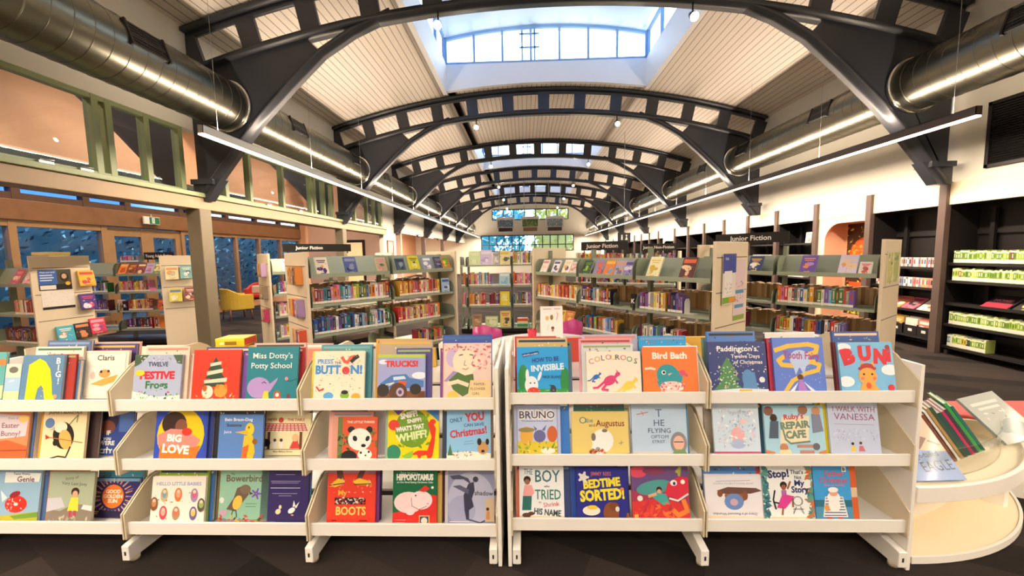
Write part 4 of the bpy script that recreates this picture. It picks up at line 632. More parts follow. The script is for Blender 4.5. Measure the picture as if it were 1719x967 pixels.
'sun': ('332f6c', 'navy picture book with an orange sun bursting in rays', [('r', 0, .92, 1, 1, '6fa3c0'), ('st', .48, .54, .26, .4, 24, .012, 'd9a06a'), ('st', .48, .54, .3, .42, 17, .009, '8f6fc0'), ('e', .48, .54, .22, .22, 'ee7a2a'), ('t', 'GOOD', .48, .62, .09, 'f6ead0', .3, .04), ('t', 'GOLDEN', .48, .50, .09, 'f6ead0', .38, .04), ('t', 'SUN', .48, .38, .09, 'f6ead0', .26, .04), ('p', [(0, 0), (1, 0), (1, .14), (0, .22)], '241f45'), ('r', .04, .14, .22, .17, 'c98a4a'), ('r', .04, .09, .2, .12, 'c98a4a')]),
'babies': ('f4ece0', 'white picture book with eight small swaddled baby drawings', [('t', 'HELLO LITTLE BABIES', .5, .82, .07, '93a3c6', .88, .02)]+[q for i, (x, z, c, d) in enumerate(((.24, .62, 'c9b07a', '7fa0b8'), (.5, .63, 'ee7a36', 'f0a08a'), (.8, .62, 'a08ab0', 'd8628c'), (.24, .26, 'd84a5a', 'f0b0a0'), (.48, .25, 'a8906a', 'e0705a'), (.8, .25, '6f5f9a', 'e9c25a'), (.06, .44, '8a5a3a', 'c98a5a'), (.94, .42, '5a5a4a', '9ab06a'))) for q in (('e', x, z, .07, .12, c), ('e', x, z+.02, .045, .07, d), ('e', x, z+.07, .03, .03, 'f2d2b8'))]+[('s', 26, .04, .1, .98, .75, .018, ['d8554a', '5a6a5a', 'e0a04a'], 3)]),
'bower': ('8fbfa6', 'sea green picture book with a brown bird holding a purple star', [('t', 'The', .26, .92, .03, '4a4a3a', .1), ('t', 'Bowerbird', .5, .80, .12, '6a5a4a', .74, .02), ('p', [(.16, .3), (.3, .5), (.36, .68), (.52, .74), (.62, .68), (.6, .56), (.5, .44), (.34, .26)], '6b5a4c'), ('e', .53, .66, .11, .09, '7a6a58'), ('e', .38, .42, .09, .14, 'e9bf52', -20), ('p', [(.62, .62), (.7, .58), (.62, .56)], '4a3f36'), ('st', .76, .58, .01, .11, 5, .022, '7a4fb0'), ('l', [(.3, .28), (.26, .16)], .015, '3f362e'), ('l', [(.36, .28), (.38, .16)], .015, '3f362e'), ('r', 0, 0, 1, .12, '9c8a62'), ('s', 36, .02, .04, .98, .18, .05, ['c9483a', '5f86b8', 'e0b34a', '4a3a2a', 'b08ac0'], 4), ('e', .06, .46, .05, .06, 'd6e2da'), ('e', .1, .24, .08, .05, 'c99ab8'), ('l', [(.55, .4), (.78, .4)], .008, '3f5a4a'), ('l', [(.55, .35), (.76, .35)], .008, '3f5a4a')]),
'navy': ('352a63', 'indigo picture book showing its back cover with two small white rabbits', [('l', [(.3, .92), (.7, .92)], .008, 'b9b0d4'), ('l', [(.2, .8), (.82, .8)], .008, 'b9b0d4'), ('l', [(.22, .77), (.78, .77)], .008, 'b9b0d4'), ('l', [(.2, .68), (.82, .68)], .01, 'd6d0e8'), ('l', [(.24, .58), (.76, .58)], .008, 'b9b0d4'), ('l', [(.38, .54), (.64, .54)], .008, 'b9b0d4'), ('e', .38, .26, .06, .05, 'e9d9b0', 30), ('e', .42, .34, .03, .04, 'e9d9b0'), ('e', .66, .28, .08, .05, 'f2efe8', 30), ('p', [(.68, .34), (.7, .46), (.74, .36)], 'f2efe8'), ('p', [(.72, .34), (.82, .44), (.76, .32)], 'f2efe8'), ('e', .68, .2, .03, .015, 'e9a04a'), ('r', .06, .06, .34, .09, '6a60a0')]),
'boots': ('e0402c', 'bright red-orange picture book with yellow boots', [('r', 0, .88, 1, 1, 'b0788a'), ('p', [(.2, .78), (.34, .78), (.3, .97), (.18, .97)], '5a3a30'), ('p', [(.6, .8), (.72, .8), (.8, .97), (.68, .97)], '5a3a30'), ('p', [(.02, .66), (.22, .8), (.36, .76), (.34, .7), (.16, .64)], 'f0c83a'), ('p', [(.52, .74), (.66, .8), (.9, .74), (.92, .68), (.6, .68)], 'f0c83a'), ('l', [(.04, .67), (.34, .71)], .02, K), ('l', [(.56, .69), (.9, .7)], .02, K), ('s', 24, .1, .5, .9, .8, .03, ['f0908a', 'f6b8a8', 'f0dcd0'], 4), ('t', 'My', .32, .50, .09, 'f0b83a', .2, .03), ('r', .16, .34, .8, .46, '26242a'), ('s', 60, .16, .34, .8, .46, .03, ['e9e2d6', 'e0402c'], 6), ('t', 'BOOTS', .5, .16, .14, 'f0d06a', .62, .03), ('t', 'story', .16, .05, .03, '5a1a14', .2), ('t', 'pictures', .76, .05, .03, '5a1a14', .3)]),
'hippo': ('14653f', 'green and red picture book with a pale pink hippo in a red hat', [('t', 'There was once a', .36, .92, .03, 'bfe0c8', .5), ('t', 'HIPPOPOTAMUS', .5, .81, .10, 'f6f2ea', .84, .06), ('t', 'on Our Roof Eating Christmas Cake', .5, .755, .03, 'e6efe8', .84), ('p', [(0, 0), (1, 0), (1, .54), (.84, .56), (.6, .3), (.3, .28), (0, .24)], 'd8322c'), ('e', .36, .42, .33, .23, 'f0d2d2'), ('e', .64, .46, .26, .2, 'f4dadb'), ('l', [(.42, .5), (.44, .36), (.6, .3), (.78, .36)], .012, '7a3a4a'), ('e', .52, .54, .018, .02, K), ('e', .8, .4, .03, .025, 'e0a8b4'), ('e', .4, .26, .1, .07, 'f4dadb'), ('p', [(.58, .62), (.74, .72), (.84, .66), (.72, .6)], 'd8322c'), ('e', .9, .68, .03, .03, Wt), ('r', .6, .03, .84, .2, 'e9c64a'), ('r', .62, .045, .82, .185, '3a4a8a'), ('e', .72, .11, .07, .07, 'f2dcc0'), ('l', [(.06, .12), (.3, .12)], .008, 'f0b0a8'), ('l', [(.06, .08), (.28, .08)], .008, 'f0b0a8')]),
'shadow': ('8f93b4', 'misty lavender picture book with a dark winged shadow', [('e', .5, .5, .5, .55, 'b3b6cf'), ('e', .3, .3, .3, .3, 'a2a5c4'), ('p', [(.36, .3), (.34, .56), (.44, .76), (.56, .8), (.58, .64), (.52, .5), (.56, .36), (.46, .3), (.46, .14), (.4, .13)], '3a3b52'), ('e', .6, .84, .06, .06, '3a3b52'), ('p', [(.52, .74), (.34, .84), (.1, .84), (.04, .9), (.24, .92), (.44, .86)], '474a64'), ('p', [(.46, .66), (.26, .74), (.1, .72), (.24, .66), (.44, .58)], '5b5e78'), ('l', [(.44, .14), (.7, .08), (.8, .12)], .03, '4a4c66'), ('p', [(.8, .1), (1, .1), (1, .5), (.82, .5)], 'c9b493'), ('e', .86, .32, .035, .035, '4a3026'), ('p', [(.82, .14), (.84, .28), (.9, .28), (.9, .14)], 'c98a5a'), ('t', 'shadow', .78, .56, .08, '1f1f2a', .4, .01, -2), ('l', [(.05, .1), (.46, .1)], .016, 'e6dfe0'), ('l', [(.05, .05), (.5, .05)], .016, 'e6dfe0')]),
'boy': ('eef0f2', 'white picture book with a boy and tall teal lettering', [('r', 0, 0, 1, .1, 'f0d9bc'), ('t', 'THE', .2, .86, .1, '4a7f86', .2, .01, -4), ('t', 'BOY', .64, .72, .22, '3f6f7a', .56, .01), ('t', 'who', .62, .62, .04, '4a4a4a', .18), ('t', 'TRIED', .64, .40, .18, '2f7f72', .58, .01), ('t', 'to', .46, .33, .04, 'b07a6a', .1), ('t', 'Shrink', .72, .27, .08, 'd0605a', .42, .01, 6), ('t', 'HIS NAME', .62, .11, .11, '2f4a48', .6, .03, -5), ('e', .18, .76, .08, .08, '2a2220'), ('e', .18, .72, .06, .06, '9a6a4e'), ('p', [(.08, .46), (.12, .66), (.28, .66), (.34, .52), (.28, .46)], 'f0a8a8'), ('p', [(.06, .2), (.08, .46), (.28, .46), (.26, .2)], '2f6f66'), ('e', .16, .11, .1, .05, '5a3a2c'), ('e', .26, .14, .07, .04, '5a3a2c')]),
'bedtime': ('2c2f8a', 'deep blue picture book with yellow bedtime title and a brown bear-like animal', [('t', 'JIMMY REES', .48, .85, .07, 'cf6a7a', .4, .02), ('t', 'BEDTIME', .5, .64, .15, 'f4e23a', .72, .05, 5), ('t', 'SORTED!', .5, .40, .19, 'f4e23a', .86, .05, 4), ('e', .14, .82, .07, .06, 'e6e2dc'), ('st', .14, .82, .05, .11, 5, .03, 'e6e2dc'), ('e', .28, .2, .17, .09, 'f0e6d2'), ('e', .3, .26, .1, .04, 'e9c63a'), ('e', .66, .16, .15, .2, '8a4f2e'), ('e', .72, .28, .09, .08, '7a4426'), ('e', .78, .23, .04, .05, 'e0dcd2'), ('p', [(.92, .04), (.96, .16), (1, .16), (1, .04)], '8a4f2e'), ('t', 'story time', .3, .03, .04, 'c9505a', .32, .01), ('e', .88, .6, .04, .03, 'e0804a')]),
'dragon': ('a83a5c', 'crimson and purple picture book with a large red dragon', [('r', 0, .55, 1, 1, '6a4f86'), ('e', .12, .9, .16, .1, 'e0506a'), ('e', .4, .92, .2, .07, '8a3f62'), ('p', [(0, .05), (1, .05), (1, .3), (.5, .42), (0, .36)], 'd63a3a'), ('e', .4, .62, .32, .12, '4f9a98', 10), ('p', [(.56, .46), (.64, .7), (.84, .82), (1, .8), (1, .5), (.8, .4), (.7, .46)], 'd8304a'), ('e', .74, .7, .06, .05, Wt), ('e', .75, .69, .025, .03, '2a2a66'), ('e', .9, .72, .04, .04, Wt), ('l', [(.66, .42), (.8, .38), (.98, .5)], .03, 'f4e9e0'), ('l', [(.8, .9), (.86, .98), (.84, .84)], .05, 'b0b04a'), ('e', .48, .58, .05, .05, '3a2620'), ('e', .48, .54, .04, .045, 'e0a884'), ('p', [(.36, .44), (.44, .52), (.6, .5), (.66, .32), (.54, .3)], '49a8a0'), ('l', [(.3, .46), (.42, .5)], .05, 'e0a884'), ('l', [(.9, .38), (.96, .2), (.8, .12), (.72, .2)], .08, 'e9883a'), ('e', .14, .42, .05, .05, 'f2e4da'), ('s', 40, .02, .05, .7, .34, .06, ['e0503a', 'c22f44', 'ee7a3a'], 5), ('r', .03, .06, .1, .13, 'e9b84a')]),
'upside': ('e9e7ec', 'white picture book standing upside down with a wombat drawing', [('l', [(.2, .86), (.8, .88)], .008, '9a9aa8'), ('t', 'JACKIE FRENCH and BRUCE WHATLEY', .5, .83, .035, 'a0a0ac', .72, 0, 180), ('e', .54, .56, .2, .13, '9a5f3c'), ('p', [(.2, .66), (.4, .74), (.9, .72), (1, .66), (.8, .6), (.3, .6)], '6b4a44'), ('e', .5, .43, .17, .14, '6f8fc8'), ('e', .5, .42, .07, .06, 'c9a8b8'), ('e', .26, .6, .05, .06, '8a5034'), ('e', .7, .56, .05, .08, '8a5034'), ('p', [(0, 0), (1, 0), (1, .12), (0, .14)], 'efdcc4'), ('t', 'Diary of a Rescued Wombat', .5, .2, .055, '55505a', .86, 0, 180)]),
'stop': ('eef2f0', 'white leafy-bordered picture book with a dancing girl in pink', [('s', 60, 0, 0, .1, 1, .09, ['3f7f86', '5f9a8a', '2f5f72'], 3), ('s', 60, .9, 0, 1, 1, .09, ['3f7f86', '5f9a8a', 'c9703a'], 4), ('r', 0, 0, 1, .1, 'f0dcb8'), ('t', 'Stop!', .34, .80, .13, '2a2f66', .42, .04, 4), ('t', 'That\u2019s', .7, .86, .07, '2a2f66', .26, .02), ('t', 'Not', .72, .77, .06, '2a2f66', .14, .02), ('t', 'My', .74, .65, .1, '2a2f66', .2, .03), ('t', 'Story', .74, .53, .11, '2a2f66', .34, .03), ('e', .42, .66, .07, .07, '2a1f1c'), ('e', .42, .62, .05, .055, '9a5f44'), ('l', [(.5, .6), (.56, .72)], .035, '9a5f44'), ('r', .37, .48, .47, .57, 'b06ab0'), ('p', [(.26, .26), (.38, .49), (.48, .49), (.62, .46), (.56, .38), (.42, .24)], 'd83f96'), ('l', [(.38, .26), (.36, .14)], .035, '9a5f44'), ('l', [(.58, .42), (.58, .28)], .035, '9a5f44'), ('l', [(.24, .56), (.2, .4), (.24, .24)], .03, K), ('l', [(.2, .36), (.3, .34)], .03, K)]+[('l', [(.68+.09*math.cos(t), .38+.08*math.sin(t)), (.68+.09*math.cos(t+.55), .38+.08*math.sin(t+.55))], .015, '6a6a72') for t in [i*.524 for i in range(12)]]+[('l', [(.64, .28), (.58, .16)], .015, '6a6a72'), ('l', [(.72, .28), (.78, .16)], .015, '6a6a72'), ('l', [(.58, .24), (.78, .24)], .015, '6a6a72'), ('t', 'a story book', .5, .045, .035, '4a4436', .5)]),
'father': ('3f9ee0', 'bright blue picture book with a white-bearded man in stripes', [('r', .86, 0, 1, 1, 'd0602e'), ('r', .86, .45, 1, .62, 'd9c3a4'), ('r', 0, .28, .86, .4, '2f6f86'), ('r', 0, 0, .86, .28, '4f93b4'), ('t', 'Father', .5, .82, .1, 'cf5a6a', .46, .02), ('t', 'Christmas', .46, .70, .1, 'cf5a6a', .66, .02), ('t', 'Goes on Holiday', .48, .645, .035, 'e08a92', .5), ('p', [(.16, .1), (.24, .46), (.66, .46), (.74, .1)], 'e6eaee')]+[('l', [(.2+.01*i, .13+.05*i), (.7-.01*i, .13+.05*i)], .02, '39445e') for i in range(7)]+[('e', .44, .44, .15, .14, 'f6f3ee'), ('e', .44, .52, .1, .07, 'e9a494'), ('e', .44, .58, .12, .06, 'f6f3ee'), ('e', .44, .3, .14, .14, 'f6f3ee'), ('e', .26, .26, .06, .08, 'd99a5a'), ('r', .24, .05, .36, .1, 'd8342c'), ('r', .5, .05, .62, .1, 'd8342c'), ('r', .68, .9, .78, .99, Wt), ('t', 'B', .73, .915, .06, K, .06, .03)]),
}
# ------------------------------------------------------------------ low display units in front
FY, CYR = 1.722, 2.05                                  # lip plane, centre line
TIERS = {'L': [(.829, .775), (.533, .480), (.208, .148)], 'R': [(.852, .800), (.556, .503), (.240, .182)]}
XBL, XBR = [-2.895, -1.977, -1.06, -.142], [-.082, .823, 1.742]
def display_unit(name, label, xb, tiers, ends):
    x0, x1 = xb[0], xb[-1]
    t = thing(name, label, 'bookcase', ((x0+x1)/2, CYR, 0), 0, 'low white display units'); ox = (x0+x1)/2
    for i, x in enumerate(xb):
        X = x-ox
        end = (i == 0 and ends[0]) or (i == len(xb)-1 and ends[1])
        MB().box(X-.016, -.035, .10, X+.016, .035, .955).build('upright', M_WHITEM, t)
        fx = X-.026 if i == len(xb)-1 and ends[1] else (X+.026 if i == 0 and ends[0] else X)
        f = MB().prism([(-.345, .022), (.345, .022), (.345, .098), (.25, .112), (-.25, .112), (-.345, .098)], 'X', fx-.019, fx+.019)
        fo = f.build('foot', M_WHITEM, t, .004)
        MB().box(fx-.004, -.3462, .05, fx+.004, -.3452, .07).build('slot', M_BLACK, fo)
        MB().lathe([(0, 0), (.02, 0), (.02, .022), (0, .022)], 12, fx, -.30).build('levelling_glide', M_WHITE_SHADE, fo)
        if end:
            s = 1 if i else -1
            MB().box(X+s*.006-.009, -.338, 0.004, X+s*.006+.009, .338, .974).build('end_panel', M_WHITEM, t, .003)
    for a, b in zip(xb, xb[1:]):
        A, B = a-ox+.010, b-ox-.010
        for s in (1, -1):                                # the two faces of the unit
            for zt, zb in tiers:
                P = lambda pts: [(s*(y-CYR), z) for y, z in pts]
                sh = MB().prism(P([(FY, zb), (FY, zt), (FY+.004, zt+.002), (FY+.012, zt), (FY+.012, zb+.028), (2.02, zb+.012), (2.02, zb)]), 'X', A, B)
                sh.build('shelf', M_WHITEM, t)
                for X in (A-.007, B):
                    MB().prism(P([(FY-.012, zb-.02), (FY-.012, zt+.050), (FY+.10, zt+.140), (FY+.15, zt+.165), (2.010, zt+.165), (2.010, zb-.03), (FY+.05, zb-.03)]), 'X', X, X+.007).build('shelf_bracket', M_WHITE_SHADE, t)
    return t
display_unit('display_shelving', 'long low white picture book unit on the window side of the gap', XBL, TIERS['L'], (False, True))
display_unit('display_shelving', 'two-bay low white picture book unit beside the curved bench', XBR, TIERS['R'], (True, True))
RN = random.Random(11)
LEAN = math.radians(11)
PALE = ['e8dcc4', 'd9c9a6', '7f9cc0', '3f6a9a', 'b0503c', '4f7a5a', 'e0b04a', '8a6fa8', '2f3a5a', 'd98a7a', '6fa8b0', 'f0ece0', '2a2a30', 'c94a3c', '9ab07a', '5a4a3a', 'e6c9b0']
CN = {'e8dcc4': 'cream', 'd9c9a6': 'sand', '7f9cc0': 'dusty blue', '3f6a9a': 'blue', 'b0503c': 'brick red', '4f7a5a': 'green', 'e0b04a': 'ochre', '8a6fa8': 'violet', '2f3a5a': 'navy', 'd98a7a': 'salmon', '6fa8b0': 'teal', 'f0ece0': 'white', '2a2a30': 'black', 'c94a3c': 'red', '9ab07a': 'sage green', '5a4a3a': 'brown', 'e6c9b0': 'pink'}
# books seen behind a front cover: (colour, colour name, shift, width, height, thickness)
BEH = {
'big': [('a83a34', 'dark red', .075, .15, .232, .008), ('5f86b0', 'blue and green', .10, .12, .20, .02), ('efe6d0', 'cream', .02, .25, .262, .012), ('5b6c93', 'slate blue', .05, .23, .29, .016)],
'claris': [('d23c30', 'scarlet', -.02, .23, .235, .02), ('4a3f7a', 'purple', .02, .25, .262, .012), ('e9b0a0', 'pink', .05, .24, .27, .014)],
'frogs': [('e6cdb8', 'pale pink', .03, .22, .265, .012), ('f0ece0', 'white', .055, .19, .225, .014)],
'redtree': [('d8c8a8', 'sand', .0, .22, .24, .014), ('3f4a8a', 'indigo', .03, .22, .255, .012)],
'dotty': [('7a4fa8', 'purple', -.035, .24, .235, .012), ('c93a40', 'crimson', .05, .24, .25, .012), ('e6b8a8', 'pink', .03, .26, .27, .012)],
'button': [('e9cf3a', 'yellow', -.015, .25, .235, .012), ('4f93a0', 'teal', .02, .25, .262, .014), ('e6e0d0', 'ivory', .05, .23, .256, .02)],
'trucks': [('4f4a8c', 'violet', .055, .17, .245, .012), ('b9a48a', 'collage beige', .01, .26, .282, .012), ('d9a63a', 'spotted gold', -.015, .25, .285, .014)],
'flower': [('d9846a', 'coral', -.02, .20, .265, .010), ('7a4f98', 'dotted purple', -.04, .19, .24, .016), ('3f57a8', 'royal blue', .01, .24, .30, .014)],
'invis': [('c9b57a', 'tan', .0, .24, .262, .012), ('5a7a8a', 'grey blue', .03, .22, .24, .014), ('c8433c', 'red', -.03, .2, .265, .014)],
'roos': [('cfd4d2', 'pale grey', -.025, .24, .232, .01), ('e0a0b0', 'pink', -.03, .25, .255, .01), ('b9b4c8', 'lilac', -.005, .26, .272, .014)],
'bird': [('f0f0ee', 'white', .02, .25, .22, .012), ('2f9fd8', 'bright blue', -.02, .22, .265, .012), ('6a8aa0', 'grey blue', -.04, .2, .255, .012)],
'padd': [('4f7fc4', 'mid blue', -.015, .22, .285, .014), ('3a3a42', 'charcoal', .04, .22, .27, .014), ('6f8a7a', 'grey green', -.04, .2, .25, .02)],
'tooth': [('c9324a', 'crimson', -.03, .2, .25, .016), ('dfe6ea', 'white', -.01, .23, .275, .012), ('2a3038', 'black', .08, .12, .24, .02), ('7a5a3a', 'brown', .10, .1, .20, .02)],
'buni': [('7a2f36', 'maroon', -.03, .2, .23, .016), ('35589a', 'deep blue', -.01, .21, .275, .014)],
'bunny': [('4a6a94', 'blue', .05, .2, .25, .03)], 'penguin': [('e0a02e', 'amber', -.03, .22, .24, .014), ('4a3a3a', 'dark brown', .03, .24, .262, .012)],
'city': [('4f86a0', 'teal', .0, .24, .25, .014)], 'love': [('2f3f8a', 'navy', .04, .22, .255, .016), ('5a7fb0', 'blue', .09, .15, .24, .03)],
'duck': [('26242c', 'black', -.02, .24, .25, .02), ('4f6fb8', 'cobalt', -.05, .2, .26, .02)], 'undert': [('e9d9c0', 'cream', -.02, .22, .25, .014), ('3a4a7a', 'navy', .02, .2, .26, .014)],
'panda': [('dfa08a', 'salmon', -.03, .2, .225, .012), ('e9b0a4', 'orange-lettered pink', -.055, .2, .24, .014), ('5f7fc0', 'patterned blue', -.07, .17, .255, .016), ('d8d8dc', 'silver', .02, .22, .25, .012)],
'whiff': [('9ab8a0', 'pale green', -.03, .22, .245, .014), ('6f4a3a', 'brown', .0, .2, .26, .012)], 'onlyyou': [('3a4658', 'slate', -.03, .2, .245, .02), ('c9a89a', 'pinkish', .02, .2, .25, .014)],
'bruno': [('3f7fd0', 'bright blue', .045, .22, .245, .016), ('2f3a4a', 'navy', .0, .23, .26, .012)], 'ollie': [('3f6a64', 'dark green', .0, .24, .25, .012), ('e0d8c8', 'ivory', .04, .22, .22, .016)],
'optom': [('4f93c0', 'blue', .02, .24, .25, .012), ('6a7a4a', 'moss green', .03, .22, .24, .014)], 'snow': [('3a3f4a', 'charcoal', .03, .2, .235, .02), ('a89a8a', 'taupe', -.03, .2, .25, .012)],
'cafe': [('4f9ac0', 'blue', -.02, .26, .25, .012), ('e9d93a', 'yellow', .03, .25, .25, .012)], 'vanessa': [('e9d21e', 'lemon yellow', -.035, .2, .25, .012), ('6a7a8a', 'grey', .0, .22, .24, .012)],
'genie': [('4a6a9a', 'blue', .03, .23, .25, .012), ('d9a050', 'amber', .065, .2, .25, .016)], 'grace': [('d98a2e', 'orange', -.04, .2, .25, .014)],
'sun': [('4fa0c0', 'orange and blue', .02, .24, .24, .012), ('7a9a4a', 'green', .05, .16, .235, .012)], 'babies': [('8fb03a', 'lime green', .01, .26, .262, .012), ('3f6fb0', 'blue', .05, .22, .25, .02), ('e0a83a', 'amber', .065, .2, .245, .014)],
'bower': [('5a7a6a', 'grey green', -.015, .24, .255, .012)], 'navy': [('3f8fc8', 'bright blue', .01, .24, .25, .014), ('e6ddd0', 'ivory', -.02, .22, .25, .012)],
'boots': [('7a3f8a', 'purple', .025, .22, .26, .012), ('3a2f4a', 'dark plum', .035, .21, .25, .012)], 'hippo': [('c9a45a', 'striped gold', .02, .22, .262, .012), ('3a4f6a', 'slate', .035, .2, .25, .012), ('c83a34', 'red', .055, .19, .245, .014)],
'shadow': [('cfcfd6', 'silver', -.02, .22, .25, .012)], 'boy': [('e0866a', 'coral', -.015, .22, .25, .012), ('4a5a8a', 'blue', .02, .25, .24, .02)],
'bedtime': [('2f4f9a', 'blue', -.035, .23, .25, .018), ('3a3a3a', 'charcoal', .015, .24, .245, .014)], 'dragon': [('6a3a6a', 'plum', .01, .25, .25, .012)],
'upside': [('4a7fc0', 'blue', -.01, .25, .262, .012), ('3f5a3f', 'dark green', .05, .2, .25, .02), ('a85a44', 'rust', .075, .18, .235, .014)], 'stop': [('c03a3a', 'red', -.03, .21, .25, .014), ('5f4f9a', 'violet', .03, .22, .25, .014)],
'father': [('4f86a8', 'blue', .0, .2, .25, .014)],
}
SHORT = {'teal': 'cut-off teal cover', 'sky': 'narrow sky cover', 'big': 'yellow-shape cover', 'claris': 'cream cat cover', 'frogs': 'festive frogs cover', 'redtree': 'red fir tree cover', 'dotty': 'teal elephant cover', 'button': 'blue-lettered cream cover', 'trucks': 'monster truck cover', 'flower': 'drawn face cover', 'invis': 'blue rabbit cover', 'roos': 'kangaroo cover', 'bird': 'orange bird cover', 'padd': 'snowy night cover', 'tooth': 'yellow ribbon fairy cover', 'buni': 'red-titled rabbit cover', 'bunny': 'orange sunset cover', 'penguin': 'penguin cover', 'city': 'painted faces cover', 'love': 'hugging figure cover', 'duck': 'yellow duck cover', 'undert': 'checked table cover', 'panda': 'panda cover', 'whiff': 'dinosaur cover', 'onlyyou': 'brown dog cover', 'bruno': 'farm animals cover', 'ollie': 'mustard dog cover', 'optom': 'eye chart cover', 'snow': 'icy pink figure cover', 'cafe': 'repair shop cover', 'vanessa': 'lilac walking figures cover', 'genie': 'red teapot cover', 'grace': 'yellow dress cover', 'sun': 'orange sun cover', 'babies': 'swaddled babies cover', 'bower': 'brown bird cover', 'navy': 'indigo back cover', 'boots': 'yellow boots cover', 'hippo': 'hippo cover', 'shadow': 'winged shadow cover', 'boy': 'tall teal lettering cover', 'bedtime': 'yellow bedtime lettering cover', 'dragon': 'red dragon cover', 'upside': 'upside-down wombat cover', 'stop': 'dancing girl cover', 'father': 'bearded man cover'}
DEEP = {'claris': 1.80, 'city': 1.80, 'sun': 1.795, 'undert': 1.80, 'boots': 1.76}
ROWN = {1: 'top', 2: 'middle', 3: 'bottom'}
for k, (row, x, w, h) in POS.items():
    side = 'L' if x < -.11 else 'R'; zt, zb = TIERS[side][row-1]
    yb = DEEP.get(k, 1.741); f = (yb+.02)/1.762; x *= f; w *= f; h = h if yb < 1.77 else h-.02
    xb = XBL if side == 'L' else XBR
    lo = max(b for b in xb if b < x)+.021; hi = min(b for b in xb if b > x)-.021
    cov, desc, cmds = COV[k]
    if x+w/2 > hi: x = hi-w/2
    if x-w/2 < lo: x = lo+w/2
    o = book('picture_book', desc+', '+ROWN[row]+' shelf', 'picture book', w, h, .012, cov, cmds, 'picture books shown face out')
    place(o, x, yb, zb+.033, LEAN)
    y = yb+.0138/math.cos(LEAN)
    for j, (c, cn, dx, bw, bh, bt) in enumerate(BEH.get(k, [])):
        bx = min(max(x+dx, lo+bw/2), hi-bw/2)
        o = book('picture_book', '%s picture book %s behind the %s, %s shelf' % (cn, ['directly', 'second', 'third', 'fourth'][j], SHORT[k], ROWN[row]), 'picture book', bw, bh, bt, c,
                 [('r', .04, .93, .96, .97, RN.choice(PALE)), ('s', 10, .1, .80, .9, .92, .03, RN.sample(PALE, 3), RN.randrange(99))], 'picture books behind the front covers')
        place(o, bx, y, zb+.033, LEAN); y += (bt+.0016)/math.cos(LEAN)
# rear side: the tops of the books facing away
def rear(xb, side, n, seed):
    rr = random.Random(seed); zt, zb = TIERS[side][0]; i = 0
    for a, b in zip(xb, xb[1:]):
        x = a+.04
        while x < b-.2:
            w = rr.uniform(.2, .27); w = min(w, b-.04-x)
            y = 2.355
            for j in range(rr.choice((2, 3, 3))):
                c = rr.choice(PALE+['f0ece0', 'e8dcc4', 'f0ece0']); h = rr.uniform(.115, .16) if not (-2.05 < x < -1.6) else .150
                i += 1
                o = book('picture_book', '%s picture book facing away, %s from the %s' % (CN[c], nth(i), 'photo edge' if side == 'L' else 'gap between units'), 'picture book', w-rr.uniform(0, .03), h, .016, c, (), 'picture books facing away')
                place(o, x+w/2, y, zb+.033, LEAN, PI); y -= .0180/math.cos(LEAN)
            x += w+rr.uniform(.005, .03)
rear(XBL, 'L', 12, 5); rear(XBR, 'R', 8, 6)
# yellow boxed game lying on the rear books
m = MB().box(-.085, -.06, 0, .085, .06, .048, 'f0c412').box(.086, -.055, .004, .0865, .055, .044, 'c8452f').box(-.0852, -.0602, .034, .0852, .0602, .0485, 'f4d23a')
m.box(-.03, -.0607, .008, .04, -.0603, .03, '8a6a10').box(-.06, -.061, .012, -.035, -.0603, .026, 'f6ecc0')
o = tag(m.build('game_box', PRINT), 'yellow box with red end lying on top of the rear row of books', 'box'); place(o, -1.80, 2.305, .961, 0, .06)
